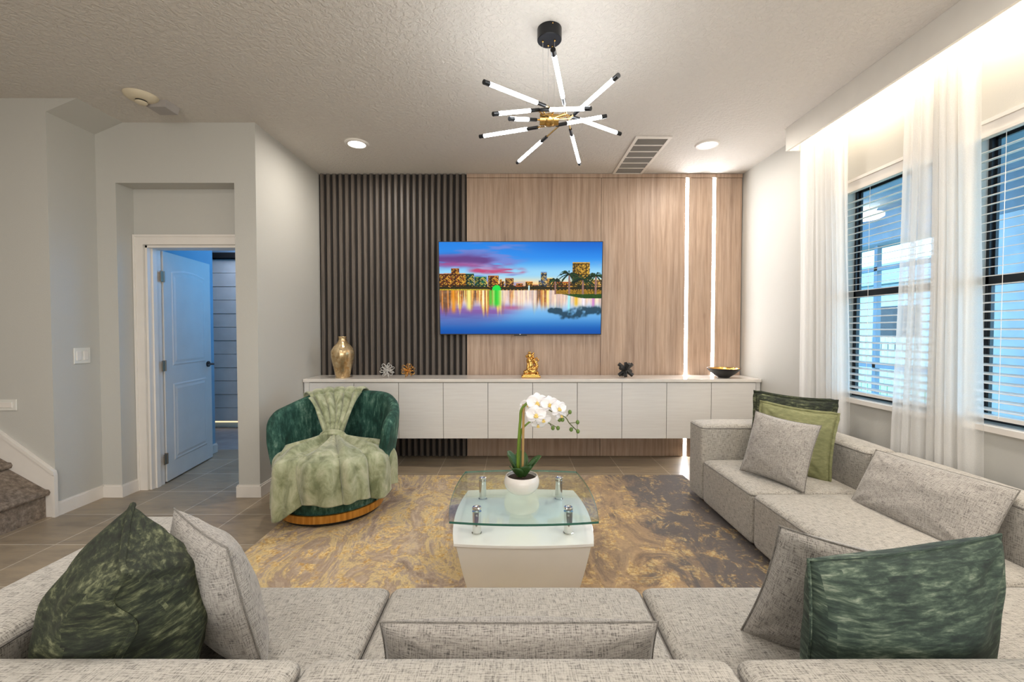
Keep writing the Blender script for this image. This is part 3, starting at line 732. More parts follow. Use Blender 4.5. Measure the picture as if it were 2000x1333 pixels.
# vase
t = NT('mercury_gold_glass'); a = t.noise(t.coord(), 22, 5, .7, .4); b = t.noise(t.coord(scale=(1, 1, .5)), 9, 3)
t.set(t.mix(.5, t.ramp(a, [(.35, srgb(150, 118, 70)), (.5, srgb(206, 178, 128)), (.65, srgb(238, 224, 188))]), t.ramp(b, [(.35, srgb(140, 98, 48)), (.6, srgb(236, 214, 176))]), 'MIX'), t.ramp(a, [(.3, (.35, .35, .35)), (.6, (.12, .12, .12))]), .7)
t.bump(a, .4, .004); M['mercury'] = t.m
prof = [(0.0, .0), (.066, .0), (.068, .006), (.072, .03), (.084, .09), (.098, .15), (.108, .20), (.111, .24), (.106, .27), (.088, .305), (.062, .335), (.044, .355), (.038, .37), (.036, .385), (.038, .40), (.041, .408), (.037, .408), (.032, .395), (.03, .36), (0, .34)]
def spl(prof, n=4):
    out = []
    for i in range(len(prof)-1):
        p0 = prof[max(i-1, 0)]; p1 = prof[i]; p2 = prof[i+1]; p3 = prof[min(i+2, len(prof)-1)]
        for k in range(n):
            u = k/n; out.append(tuple(.5*((2*p1[a])+(-p0[a]+p2[a])*u+(2*p0[a]-5*p1[a]+4*p2[a]-p3[a])*u*u+(-p0[a]+3*p1[a]-3*p2[a]+p3[a])*u**3) for a in range(len(p1))))
    out.append(prof[-1]); return out
o = obj('vase', MB().lathe(spl(prof), (-1.687, 4.33, CT), cap=False), M['mercury'], angle=70); tag(o, 'tall mottled gold vase at the left end of the worktop', 'vase')
def loopflower(c, R, mat, seed, label, name):
    r = random.Random(seed); mb = MB(); dirs = []
    N = 16
    for i in range(N):
        z = 1-2*(i+.5)/N; a = i*2.39996+seed; q = math.sqrt(1-z*z); dirs.append(Vector((q*math.cos(a), q*math.sin(a), z)))
    lo = min(d.z for d in dirs)
    for d in dirs:
        s = d.orthogonal().normalized(); s = Matrix.Rotation(r.uniform(0, PI), 3, d) @ s
        pts = [Vector(c)+d*R*(.52-.48*math.cos(2*PI*k/20))+s*R*.2*math.sin(2*PI*k/20)*(1-.3*math.cos(2*PI*k/20)) for k in range(20)]
        mb.tube(pts, R*.042, 6, closed=True)
    mb.ball(c, R*.14)
    o = obj(name, mb, mat, angle=80); tag(o, label, 'ornament', 'looped flower ornaments on the worktop'); return o
loopflower((-1.245, 4.33, CT+.073), .075, M['silver'], 1, 'silver looped wire flower ornament on the worktop', 'flower_ornament')
loopflower((-1.037, 4.33, CT+.071), .073, M['gold'], 5, 'gold looped wire flower ornament on the worktop', 'flower_ornament')
# black jack ornament
mb = MB(); c0 = Vector((1.133, 4.33, CT+.078))
for d in ((1, .1, .8), (-1, .15, .85), (.25, -.75, .75), (.2, .6, .9), (-.3, .1, -1), (1, .8, -.3)):
    d = Vector(d).normalized(); R = .09
    lim = .078-.014
    if abs(d.z)*R > lim: R = lim/abs(d.z)
    a = d.orthogonal().normalized(); b = d.cross(a); w = .0135
    P = [c0+d*s*R+a*x*w+b*y*w for s in (-1, 1) for x, y in ((-1, -1), (1, -1), (1, 1), (-1, 1))]
    mb.add(P, [(0,3,2,1),(4,5,6,7),(0,1,5,4),(1,2,6,5),(2,3,7,6),(3,0,4,7)])
o = obj('jack_ornament', mb, M['black_matt'], smooth=False); tag(o, 'black crossed-bars jack ornament on the worktop', 'ornament')
# bowl
bw = thing('decorative_bowl', 'dark shallow bowl with gold inside, right end of worktop', 'bowl', (2.11, 4.33, CT))
obj('bowl_shell', MB().lathe(spl([(0.001, 0), (.05, 0), (.055, .006), (.10, .035), (.14, .07), (.154, .092), (.150, .0925)]), (2.11, 4.33, CT), cap=False), M['black_matt'], bw, angle=70)
obj('gold_lining', MB().lathe(spl([(.151, .0922), (.136, .072), (.096, .039), (.05, .013), (.001, .01)]), (2.11, 4.33, CT), cap=False), M['gold'], bw, angle=70, label='gold inner lining')
# golden lion statue (one fused surface)
st_ = MB(); X, Y, Z = .188, 4.33, CT
def el(dx, dy, dz, rx, ry, rz, rot=None): st_.ball((X+dx, Y+dy, Z+dz), (rx, ry, rz), 14, 10, rot)
st_.rbox(X-.095, X+.095, Y-.055, Y+.055, Z+.001, Z+.02, .006, 3); st_.rbox(X-.085, X+.085, Y-.048, Y+.048, Z+.015, Z+.036, .008, 3)
el(.0, 0, .065, .055, .042, .04); el(.03, 0, .075, .035, .04, .045); el(-.005, 0, .12, .036, .034, .055); el(-.012, 0, .165, .034, .03, .036)
el(-.012, -.002, .215, .030, .03, .032); el(-.037, -.004, .213, .018, .017, .014); el(-.04, -.004, .203, .013, .014, .008); el(-.018, -.002, .246, .012, .024, .016)
for s in (-1, 1):
    el(-.008, s*.022, .247, .008, .008, .014); el(-.03, s*.02, .095, .014, .013, .05); el(-.04, s*.022, .046, .02, .014, .012); el(.02, s*.038, .06, .035, .014, .026); el(-.032, s*.014, .226, .007, .007, .006)
for k in range(14):
    a = k*2.4; el(.002+.024*math.cos(a), .024*math.sin(a), .175+.005*k, .011, .011, .012)
for k in range(7):
    u = k/6; el(.05+.012*math.sin(u*5), 0, .08+.10*u, .011+.006*math.sin(PI*u), .012, .018)
for k in range(5): el(.052+.022*math.cos(k*1.25), .006*(k % 2), .172+.02*math.sin(k*1.25), .009, .009, .014)
el(-.055, -.02, .055, .022, .022, .022); el(-.06, .02, .045, .015, .015, .013); el(.065, -.02, .046, .016, .016, .013); el(.06, .025, .05, .018, .015, .016)
o = obj('lion_statue', st_, M['gold'], merge=False); tag(o, 'gilded seated lion statue on the worktop below the television', 'statue')
rm = o.modifiers.new('fuse', 'REMESH'); rm.mode = 'VOXEL'; rm.voxel_size = .0032; rm.use_smooth_shade = True

# ------------------------------------------------------------------ ceiling things
for (x, y), lb in (((-1.354, 3.84), 'round lit recessed light in the ceiling above the slatted panel'), ((1.711, 3.86), 'round lit recessed light in the ceiling near the air vent')):
    rl = thing('recessed_light', lb, 'ceiling light', (x, y, CZ), 'recessed ceiling lights')
    obj('trim_ring', MB().lathe([(.074, CZ-.012), (.09, CZ-.014), (.1, CZ-.007), (.102, CZ-.001)], (x, y, 0), cap=False), M['trim'], rl)
    obj('lens', MB().lathe([(.0005, CZ-.010), (.076, CZ-.011)], (x, y, 0), cap=False), M['lens'], rl)
for (x, y), wh in (((-2.9, .9), 'above the foot of the stairs'), ((-1.35, -.6), 'behind the left end of the sofa'), ((1.7, -.6), 'behind the corner of the sofa'), ((.2, -2.2), 'furthest back, by the rear wall'), ((-3.6, -.9), 'left of the stairs at the back'), ((-1.35, 1.35), 'above the left sofa arm'), ((1.55, 1.35), 'above the window-side sofa corner')):
    rl = thing('recessed_light', 'added round recessed fill light '+wh, 'ceiling light', (x, y, CZ), 'recessed fill lights added outside the view')  # fixtures modelled for the added, unseen downlights
    obj('trim_ring', MB().lathe([(.074, CZ-.012), (.09, CZ-.014), (.1, CZ-.007), (.102, CZ-.001)], (x, y, 0), cap=False), M['trim'], rl)
    obj('lens', MB().lathe([(.0005, CZ-.010), (.076, CZ-.011)], (x, y, 0), cap=False), M['lens'], rl)
sd = thing('smoke_detector', 'round cream smoke detector on the ceiling by the hall', 'smoke detector', (-2.58, 3.07, CZ))
obj('housing', MB().lathe([(.002, CZ-.034), (.04, CZ-.034), (.076, CZ-.028), (.096, CZ-.014), (.102, CZ-.001)], (-2.58, 3.07, 0), cap=False), M['cream_plastic'], sd)
obj('vent_gap', MB().lathe([(.034, CZ-.044), (.034, CZ-.033)], (-2.58, 3.07, 0), cap=False), M['black_matt'], sd)
obj('sensor_head', MB().lathe([(.001, CZ-.058), (.024, CZ-.057), (.036, CZ-.049), (.036, CZ-.043), (.001, CZ-.043)], (-2.58, 3.07, 0), cap=False), M['cream_plastic'], sd)
o = obj('ceiling_sensor', MB().prism([(-2.60, CZ-.001), (-2.44, CZ-.001), (-2.455, CZ-.05), (-2.585, CZ-.05)], 1, 3.12, 3.24), M['grey_plastic'], smooth=False)
tag(o, 'small grey box sensor on the ceiling beside the smoke detector', 'sensor')
av = thing('air_vent', 'long white louvred return vent in the ceiling near the feature wall', 'vent', (1.195, 4.13, CZ))
vx0, vx1, vy0, vy1 = 1.04, 1.35, 3.70, 4.56
mb = MB(); fw = .026
for q in ((vx0, vx1, vy0, vy0+fw), (vx0, vx1, vy1-fw, vy1), (vx0, vx0+fw, vy0+fw, vy1-fw), (vx1-fw, vx1, vy0+fw, vy1-fw)): mb.box(*q, CZ-.012, CZ-.001)
pn = (vy1-vy0-2*fw)/6
for i in range(1, 6): y = vy0+fw+i*pn; mb.box(vx0+fw, vx1-fw, y-.008, y+.008, CZ-.011, CZ-.001)
obj('vent_frame', mb, M['trim'], av, smooth=False)
mb = MB(); y = vy0+fw
while y < vy1-fw-.01:
    mb.add([(vx0+fw, y, CZ-.002), (vx1-fw, y, CZ-.002), (vx1-fw, y+.010, CZ-.010), (vx0+fw, y+.010, CZ-.010)], [(0, 1, 2, 3)]); y += .0135
obj('louvres', mb, M['louvre'], av, smooth=False)
obj('duct_opening', MB().box(vx0+fw, vx1-fw, vy0+fw, vy1-fw, CZ-.0015, CZ-.0008), M['black_matt'], av, smooth=False)
# switch plate and stair outlet
sw = thing('light_switch', 'white square light switch plate on the hall corner wall', 'light switch', (-3.28, 3.31, 1.145))
obj('plate', MB().rbox(-3.2795, -3.272, 3.25, 3.375, 1.085, 1.205, .002, 1, k=1), M['plastic'], sw, smooth=False)
for y in (3.283, 3.337): obj('rocker', MB().rbox(-3.273, -3.267, y-.018, y+.018, 1.11, 1.18, .003, 1, k=1), M['trim'], sw, smooth=False)
so_ = thing('outlet_plate', 'white horizontal cover plate on the wall above the stairs', 'outlet', (-3.6, 3.1, .81))
obj('plate', MB().rbox(-3.70, -3.535, 3.090, 3.0995, .765, .845, .003, 1, k=1), M['plastic'], so_, smooth=False)
obj('insert', MB().rbox(-3.68, -3.56, 3.084, 3.091, .785, .825, .003, 1, k=1), M['trim'], so_, smooth=False)

# chandelier
HUB = Vector((.200, 2.38, 2.475))
F_ = 850; TH_ = math.atan(21.5/850)
def ray(u, v):
    a = (u-1000)/F_; b = -(v-666.5)/F_; return Vector((a, math.cos(TH_)+math.sin(TH_)*b, -math.sin(TH_)+math.cos(TH_)*b)).normalized()
ch = thing('chandelier', 'brass and black sputnik chandelier with glowing white rods', 'chandelier', (.203, 2.40, CZ))
cc = (.203, 2.40)
obj('canopy', MB().lathe([(.001, CZ-.062), (.063, CZ-.062), (.066, CZ-.059), (.066, CZ-.001)], (*cc, 0), cap=False), M['black'], ch)
for dx, dy in ((-.036, .0), (.028, -.008), (-.004, .034), (.02, .045)):
    mb = MB(); mb.ball((cc[0]+dx, cc[1]+dy, CZ-.065), .006); obj('cable_gland', mb, M['brass'], ch)
for dx, dy in ((-.036, 0), (.028, -.008), (-.004, .034)):
    obj('cable', MB().tube([(cc[0]+dx, cc[1]+dy, CZ-.064), (HUB.x+dx*.9, HUB.y+dy*.9, HUB.z+.03)], .0011, 6), M['silver'], ch)
mb = MB(); mb.ball((cc[0]+.012, cc[1]-.066, CZ-.012), .004, 8, 6); obj('canopy_screw', mb, M['brass'], ch)
mb = MB(); hr = Matrix.Rotation(.35, 3, 'Y')
mb.ball(HUB, (.042, .036, .036), 20, 14); mb.tube([HUB+Vector((-.05, 0, .0)), HUB+Vector((.05, 0, 0))], .030, 20)
obj('hub', mb, M['brass'], ch)
RODS = [((945, 160), .52), ((1080, 97), .58), ((1208, 147), .52), ((1154, 212), .30), ((963, 223), .36), ((995, 232), .27), ((937, 267), .46), ((1010, 318), .62), ((1132, 321), .66), ((1212, 262), .50), ((1184, 227), .34)]
INN = [(1083, 214), (1106, 222), (1112, 232), (1050, 215), (1058, 214), (1046, 234), (1068, 246), (1092, 246), (1107, 226), (1100, 222), (1080, 246)]
for (px, L), ip in zip(RODS, INN):
    d = ray(*px); oc = Vector((0, 0, 1.34))-HUB; b = oc.dot(d); c = oc.dot(oc)-L*L; disc = max(0, b*b-c)
    c1, c2 = [Vector((0, 0, 1.34))+d*(-b+s*math.sqrt(disc)) for s in (-1, 1)]
    E_ = c1 if abs(c1.z-HUB.z) < abs(c2.z-HUB.z) else c2
    # inner end: on its ray, depth blended to lie tangentially by the hub
    di = ray(*ip); ti = (HUB.y+(E_.y-HUB.y)*.12)/di.y; I_ = Vector((0, 0, 1.34))+di*ti
    D = (E_-I_); Ln = D.length; D.normalize()
    rod = obj('rod', MB().tube([HUB+(I_-HUB)*.25, I_, I_+D*Ln*.25], .0045, 8), M['brass'], ch)
    lit0 = max(.06, Ln-.02-min(.34, Ln*.68))
    obj('sleeve', MB().tube([I_+D*(lit0-.065), I_+D*lit0], .0095, 12), M['black'], rod)
    obj('light_tube', MB().tube([I_+D*lit0, I_+D*(Ln-.032)], .0098, 12), M['tube_glow'], rod, label='glowing white tube')
    obj('end_cap', MB().tube([I_+D*(Ln-.032), I_+D*Ln], .0112, 12), M['black'], rod)

# ------------------------------------------------------------------ curtains
def curtain(label, yt0, yt1, yb0, yb1, zb, nf, seed, xt=2.33, xb=2.375):
    def fn(u, v):
        s = v**1.0
        y = (yt0+(yt1-yt0)*u)*(1-s)+(yb0+(yb1-yb0)*u)*s
        ph = seed+nf*2*PI*(u+.06*math.sin(7*u+seed)+.02*math.sin(3*v+seed*2))
        amp = .034*(1-s)+.021*s
        x = (xt*(1-s)+xb*s)+amp*math.sin(ph)*(.8+.2*math.sin(5*u*PI))+.004*math.sin(9*v+ph)
        y += .012*math.sin(2*ph)*.7
        return (min(x, XR-.006), y, 2.944+(zb-2.944)*v)
    mb = MB().grid(fn, 130, 36)
    o = obj('sheer_curtain', mb, M['sheer'], angle=180, merge=False); tag(o, label, 'curtain', 'sheer white curtains at the windows'); return o
curtain('sheer white curtain nearest the feature wall, left of the far window', 3.52, 3.09, 3.56, 3.05, .02, 6, .4)
curtain('thin sheer curtain edge just right of the far window', 2.60, 2.482, 2.71, 2.566, .02, 2, 2.2, 2.335, 2.372)
curtain('wide gathered sheer white curtain between the two windows', 2.475, 2.225, 2.56, 2.17, .02, 5, 3.1, 2.325, 2.372)

# ------------------------------------------------------------------ rug
mb = MB(); RX0, RX1, RY0, RY1 = -1.60, 1.567, 1.30, 3.96
def rugfn(u, v): return (RX0+(RX1-RX0)*u, RY0+(RY1-RY0)*v, .011)
mb.rbox(RX0, RX1, RY0, RY1, .001, .011, .004, 1, k=2)
rg = obj('area_rug', mb, M['rug'], angle=60); tag(rg, 'large abstract gold, cream and grey rug under the glass table', 'rug')

# ------------------------------------------------------------------ sofa
def rrect(x0, x1, y0, y1, z, r, n=5):
    pts = []
    for cx, cy, a0 in ((x1-r, y1-r, 0), (x0+r, y1-r, PI/2), (x0+r, y0+r, PI), (x1-r, y0+r, 1.5*PI)):
        for k in range(n+1):
            a = a0+PI/2*k/n; pts.append((cx+r*math.cos(a), cy+r*math.sin(a), z))
    out = []
    for i in range(len(pts)):
        p = Vector(pts[i]); q = Vector(pts[(i+1) % len(pts)]); m = max(1, int((q-p).length/.08))
        for k in range(m): out.append(p.lerp(q, k/m))
    return out
SZ, BZ, G = .372, .620, .004
def module(label, x0, x1, y0, y1, backs, arm=None):
    """backs: list of 'rear','right' ; arm: 'left' or 'far'"""
    t_ = thing('sofa_module', label, 'sofa', ((x0+x1)/2, (y0+y1)/2, 0), 'sections of the modular sofa')
    bt = .25
    sx0, sx1, sy0, sy1 = x0, x1, y0, y1
    if 'rear' in backs: sy0 = y0+bt
    if 'right' in backs: sx1 = x1-.20
    if arm == 'left': sx0 = x0+bt-.04
    if arm == 'far': sy1 = y1-bt
    sm = MB().rbox(sx0+G, sx1-G, sy0+G, sy1-G, .035, SZ-.012, .035, 10, .014)
    s_ = obj('seat', sm, M['sofa'], t_)
    s_zp = SZ-.020
    obj('seat_piping', MB().tube(rrect(sx0+G+.002, sx1-G-.002, sy0+G+.002, sy1-G-.002, s_zp-.014, .035), .0045, 6, closed=True), M['piping'], s_)
    for b in backs:
        if b == 'rear':
            q = (x0+(0 if arm != 'left' else -.04)+G, x1-G, y0, y0+bt-G)
            if 'right' in backs: q = (x0+G, x1-G, y0, y0+bt-G)
        else: q = (x1-.20+G, x1-G, (y0+bt+G if 'rear' in backs else y0+G), y1-G)
        bo = obj('backrest', MB().rbox(*q, .035, BZ-.008, .032, 10, .01), M['sofa'], t_)
        obj('back_piping', MB().tube(rrect(q[0]+.003, q[1]-.003, q[2]+.003, q[3]-.003, BZ-.030, .032), .0045, 6, closed=True), M['piping'], bo)
    if arm == 'left': q = (x0-.04+G, x0+bt-.04-G, y0+bt+G, y1+.045)
    elif arm == 'far': q = (x0+G, x1-.20-G, y1-bt+G, y1-G)
    if arm:
        a_ = obj('armrest', MB().rbox(*q, .035, BZ-.008, .032, 10, .01), M['sofa'], t_)
        obj('arm_piping', MB().tube(rrect(q[0]+.003, q[1]-.003, q[2]+.003, q[3]-.003, BZ-.030, .032), .0045, 6, closed=True), M['piping'], a_)
    for fx, fy in ((x0+.08, y0+.08), (x1-.08, y0+.08), (x0+.08, y1-.08), (x1-.08, y1-.08)):
        zb = .0115 if (RX0 < fx < RX1 and RY0 < fy < RY1) else 0.0
        obj('foot', MB().tube([(fx, fy, zb), (fx, fy, .04)], .02, 12), M['black_matt'], t_)
XS = [-1.415, -.46, .49, 1.44, 2.335]; YS = [.715, 1.655, 2.595, 3.535]
module('left end sofa section with low arm, holding the dark green pillow', XS[0], XS[1], YS[0], YS[1], ['rear'], 'left')
module('middle front sofa section with a lumbar pillow', XS[1], XS[2], YS[0], YS[1], ['rear'])
module('front right sofa section holding the blue-green pillow', XS[2], XS[3], YS[0], YS[1], ['rear'])
module('corner sofa section at the lower right edge', XS[3], XS[4], YS[0], YS[1], ['rear', 'right'])
module('window-side sofa section with the long grey pillow', XS[3], XS[4], YS[1], YS[2], ['right'])
module('far sofa section with armrest and three stacked pillows', XS[3], XS[4], YS[2], YS[3], ['right'], 'far')

# ------------------------------------------------------------------ pillows
def pillow(label, center, w, h, tk, R, mat, seed=0, piping=None, pinch=.07, wrinkle=.006, flange=0, group=None, droop=0, pipe_r=.005, wavy=0, k_exp=.5):
    """w across local x, h along local z, tk along local y; R 3x3 rotation"""
    mb = MB(); n = 44
    def side(s):
        def fn(u, v):
            a = 2*u-1; b = 2*v-1
            x = a*w/2*(1-pinch*(1-b*b)); z = b*h/2*(1-pinch*(1-a*a))
            e = max(0, (1-a**2)*(1-b**2)); th_ = e**k_exp
            e2 = max(0, min(1-abs(a), 1-abs(b)))
            nz = noise.noise(Vector((a*2.1+seed*3.1, b*2.1, s*2+seed)))*wrinkle*1.6*min(1, e*3)
            ang = math.atan2(abs(b)-1, abs(a)-1)
            cw_ = 0
            for ca_, cb_ in ((-1, -1), (-1, 1), (1, -1), (1, 1)):
                dx, dz = a-ca_, b-cb_; dd = math.hypot(dx, dz)
                cw_ += math.exp(-(dd/.55)**2)*math.sin(math.atan2(dz, dx)*11+seed+ca_)*min(1, dd*3)
            y = s*(tk/2*th_)+s*(nz+cw_*wrinkle*min(1, e*5))
            y += wavy*math.sin(b*9+seed)*(1-e)*max(0, abs(a))**3*.5
            x += droop*0
            return (x, y, z)
        return fn
    mb.grid(side(-1), n, n); mb.grid(side(1), n, n)
    o = obj('throw_pillow', mb, mat, angle=100); tag(o, label, 'pillow', group)
    f0 = side(0)
    loop = [f0(i/n, 0) for i in range(n)]+[f0(1, i/n) for i in range(n)]+[f0(1-i/n, 1) for i in range(n)]+[f0(0, 1-i/n) for i in range(n)]
    if flange:
        m2 = MB(); Lp = len(loop); cen = Vector((0, 0, 0)); V = []; Fc = []
        for i, p in enumerate(loop):
            p = Vector(p); a = p.x/(w/2); b = p.z/(h/2); m = max(abs(a), abs(b)); 
            off = Vector((a if abs(a) > .9 else 0, 0, b if abs(b) > .9 else 0)); off = off.normalized()*flange if off.length > .01 else Vector((a, 0, b)).normalized()*flange
            wv = .004*math.sin(i*.9)
            V += [p-off*.3, p+off+Vector((0, wv, 0))]
        for i in range(Lp): j = (i+1) % Lp; Fc.append((2*i, 2*i+1, 2*j+1, 2*j))
        m2.add(V, Fc)
        pf = obj('flange', m2, mat, o, angle=180); sd_ = pf.modifiers.new('thick', 'SOLIDIFY'); sd_.thickness = .004; sd_.offset = 0
    elif piping:
        obj('piping', MB().tube(loop, pipe_r, 7, closed=True), piping, o)
    o.matrix_world = Matrix.Translation(Vector(center)) @ R.to_4x4()
    return o
def rot(yaw=0, tilt=0, roll=0):
    """yaw about z (0 = faces -Y / camera), tilt>0 leans top away, roll in-plane"""
    return Matrix.Rotation(math.radians(yaw), 3, 'Z') @ Matrix.Rotation(math.radians(-tilt), 3, 'X') @ Matrix.Rotation(math.radians(roll), 3, 'Y')
GP = 'grey woven pillows'
pillow('crumpled dark green velvet pillow at the left end of the sofa', (-1.01, 1.135, .575), .43, .46, .36, rot(129, 3, -3), M['velvet_dark'], 1.3, M['velvet_dark'], wrinkle=.014, pipe_r=.008, wavy=.035, pinch=.13, k_exp=.5)
pillow('grey woven pillow leaning beside the dark green pillow on the left', (-.885, 1.29, .565), .42, .42, .18, rot(143, 13, 0), M['grey_pillow'], 2.7, M['piping'], pipe_r=.0025, pinch=.08)
pillow('grey lumbar pillow lying on the middle front seat', (.018, 1.10, .482), .705, .24, .16, rot(0, -8, 0), M['grey_pillow'], 4.1, M['piping'], pinch=.03, pipe_r=.0025, wrinkle=.004)
pillow('grey woven pillow tucked behind the blue-green pillow on the right', (.972, 1.265, .53), .45, .43, .17, rot(-16, -16, 10), M['grey_pillow'], 5.2, M['piping'], pipe_r=.003)
pillow('blue-green velvet pillow, largest, at the lower right', (.985, 1.085, .57), .56, .47, .21, rot(9, -5, -2), M['velvet_teal'], 6.6, M['velvet_teal'], wrinkle=.010, pipe_r=.004, k_exp=.42)
pillow('dark green velvet pillow at the back of the far sofa stack', (2.01, 3.12, .612), .50, .50, .13, rot(-42, 8, 2), M['velvet_dark'], 7.9, flange=.018)
pillow('light green velvet pillow in the middle of the far sofa stack', (1.92, 2.955, .585), .46, .45, .14, rot(-50, 10, 3), M['velvet_sage'], 8.3, flange=.016)
pillow('grey woven pillow in front of the far sofa stack', (1.715, 2.785, .572), .42, .42, .16, rot(-62, 18, 3), M['grey_pillow'], 9.4, M['piping'], pipe_r=.0025)
pillow('long grey lumbar pillow against the window-side sofa back', (2.045, 2.15, .505), .67, .34, .15, rot(-86, 28, -1), M['grey_pillow'], 10.8, M['piping'], pipe_r=.0025, pinch=.03, wrinkle=.008)

# ------------------------------------------------------------------ coffee table
tx, ty = .056, 2.385
ct = thing('coffee_table', 'white pedestal coffee table with a curved clear glass top', 'table', (tx, ty, .011))
def bulge(hw, hh, bx, by, n=14, r=.012):
    pts = []
    for s0, s1 in (((-1, -1), (1, -1)), ((1, -1), (1, 1)), ((1, 1), (-1, 1)), ((-1, 1), (-1, -1))):
        for k in range(n):
            u = k/n; a = s0[0]+(s1[0]-s0[0])*u; b = s0[1]+(s1[1]-s0[1])*u
            x = a*hw; y = b*hh
            if s0[1] == s1[1]: y += s0[1]*by*(1-a*a)
            else: x += s0[0]*bx*(1-b*b)
            pts.append((x, y))
    return pts
def loft(levels, c, cap=True):
    mb = MB(); V = []; F = []; n = len(levels[0][1])
    for z, pts in levels: V += [(c[0]+p[0], c[1]+p[1], z) for p in pts]
    for i in range(len(levels)-1):
        for k in range(n): F.append((i*n+k, i*n+(k+1) % n, (i+1)*n+(k+1) % n, (i+1)*n+k))
    if cap: F.append(tuple(range(n-1, -1, -1))); F.append(tuple((len(levels)-1)*n+k for k in range(n)))
    return mb.add(V, F)
lv = []
for z in np.linspace(.012, .300, 10):
    u = (z-.012)/.288; s = .80+.20*u**.75; lv.append((z, [(p[0]*s, p[1]*s) for p in bulge(.325, .335, .035, .02)]))
obj('base', loft(lv, (tx, ty+.02)), M['white_gloss'], ct, angle=50)
obj('base_top', loft([(.300, bulge(.333, .343, .035, .022)), (.303, bulge(.336, .346, .035, .022)), (.315, bulge(.336, .346, .035, .022)), (.317, bulge(.334, .344, .035, .022))], (tx, ty+.02)), M['white_gloss'], ct, angle=30)
gp = bulge(.352, .362, .03, .03)
obj('glass_top', loft([(.4305, gp), (.44, gp)], (tx, ty)), M['table_glass'], ct, angle=30, label='clear green-tinted glass top')
inner = [(p[0]*.9975, p[1]*.9975) for p in gp]; outer = [(p[0]*1.0005, p[1]*1.0005) for p in gp]; n = len(gp)
mb = MB(); V = []; F = []
for z, pts in ((.4302, inner), (.4302, outer), (.4403, outer), (.4403, inner)): V += [(tx+p[0], ty+p[1], z) for p in pts]
for i in range(4):
    for k in range(n): j = (i+1) % 4; F.append((i*n+k, i*n+(k+1) % n, j*n+(k+1) % n, j*n+k))
mb.add(V, F); obj('glass_edge', mb, M['glass_edge'], ct, angle=30)
for sx_ in (-.177, .283):
    for sy_ in (2.165, 2.61):
        p_ = obj('standoff_post', MB().lathe([(.0, .3175), (.026, .3175), (.026, .322), (.0215, .324), (.0215, .4295), (.0235, .43)], (sx_, sy_, 0), 24), M['chrome'], ct)
        obj('post_cap', MB().lathe([(.023, .4405), (.0235, .448), (.02, .452), (.012, .4525), (.010, .449), (0, .449)], (sx_, sy_, 0), 24), M['chrome'], p_)

# ------------------------------------------------------------------ orchid
M['pot'] = plain('white_ceramic', srgb(226, 220, 214), .15, var=.02)
M['soil'] = plain('dark_moss', srgb(58, 44, 32), .95, var=.3)
M['leaf'] = plain('orchid_leaf', srgb(56, 92, 40), .4, var=.2)
M['stemg'] = plain('green_stem', srgb(110, 138, 44), .5, var=.1)
M['stake'] = plain('bamboo_stake', srgb(178, 142, 88), .6, var=.1)
M['bud'] = plain('green_bud', srgb(96, 122, 52), .5, var=.1)
t = NT('white_petal'); t.set(srgb(244, 241, 242), .6, Subsurface_Weight=.15); t.b.inputs['Subsurface Radius'].default_value = (.01, .01, .01); M['petal'] = t.m
M['lip'] = plain('yellow_flower_centre', srgb(236, 206, 120), .6, var=.1)
M['twig'] = plain('brown_green_twig', srgb(92, 96, 56), .6, var=.1)
ox, oy = .054, 2.40; GZ = .4405
orc = thing('potted_orchid', 'white orchid in a round white pot on the glass table', 'potted plant', (ox, oy, GZ))
obj('pot', MB().lathe(spl([(0.001, .002), (.055, .001), (.07, .006), (.088, .025), (.097, .05), (.097, .07), (.090, .088), (.086, .094), (.082, .092), (.084, .078), (.02, .076), (.001, .076)]), (ox, oy, GZ), cap=False), M['pot'], orc, angle=70)
mb = MB(); mb.ball((ox, oy, GZ+.076), (.082, .082, .010), 20, 8); obj('moss', mb, M['soil'], orc)
def leaf(az, L, w, up, curl, mat=None):
    def fn(u, v):
        s = v; x = (2*u-1); prof = math.sin(PI*min(1, (s*.93+.07)))**.6
        r = L*(s*.62+.38*s*s*curl); z = up*L*(s-.35*curl*s*s)
        side = x*w/2*prof; cup = .22*w*x*x*prof
        c, s_ = math.cos(az), math.sin(az)
        return (ox+.018*c+r*c-side*s_, oy+.018*s_+r*s_+side*c, GZ+.085+z+cup)
    o = obj('leaf', MB().grid(fn, 8, 14), M['leaf'], orc, angle=180); m = o.modifiers.new('thick', 'SOLIDIFY'); m.thickness = .003; return o
for a in ((3.3, .10, .085, 1.3, .1), (2.6, .11, .075, 1.25, .15), (-2.3, .08, .095, .9, .3), (-.5, .105, .085, 1.15, .2), (.2, .125, .08, 1.0, .35), (-1.1, .08, .085, 1.0, .2), (1.6, .1, .08, 1.3, .2)): leaf(*a)
obj('stem', MB().tube(spl([(ox-.02, oy, GZ+.08), (ox-.022, oy, .62), (ox-.016, oy-.005, .74), (ox-.008, oy-.01, .84), (ox+.0, oy-.012, .905), (ox+.05, oy-.02, .945), (ox+.12, oy-.03, .92)], 5), .0075, 8), M['stemg'], orc)
obj('stem', MB().tube(spl([(ox-.012, oy+.012, GZ+.08), (ox-.014, oy+.012, .62), (ox-.005, oy+.005, .76), (ox+.01, oy, .80), (ox+.07, oy-.01, .845), (ox+.15, oy-.02, .83)], 5), .0055, 8), M['stemg'], orc)
obj('stake', MB().tube([(ox+.004, oy-.012, GZ+.07), (ox+.010, oy-.012, .93)], .007, 8), M['stake'], orc)
tw = [(ox+.12, oy-.03, .92), (ox+.18, oy-.035, .885), (ox+.235, oy-.035, .865), (ox+.26, oy-.03, .83), (ox+.30, oy-.03, .79)]
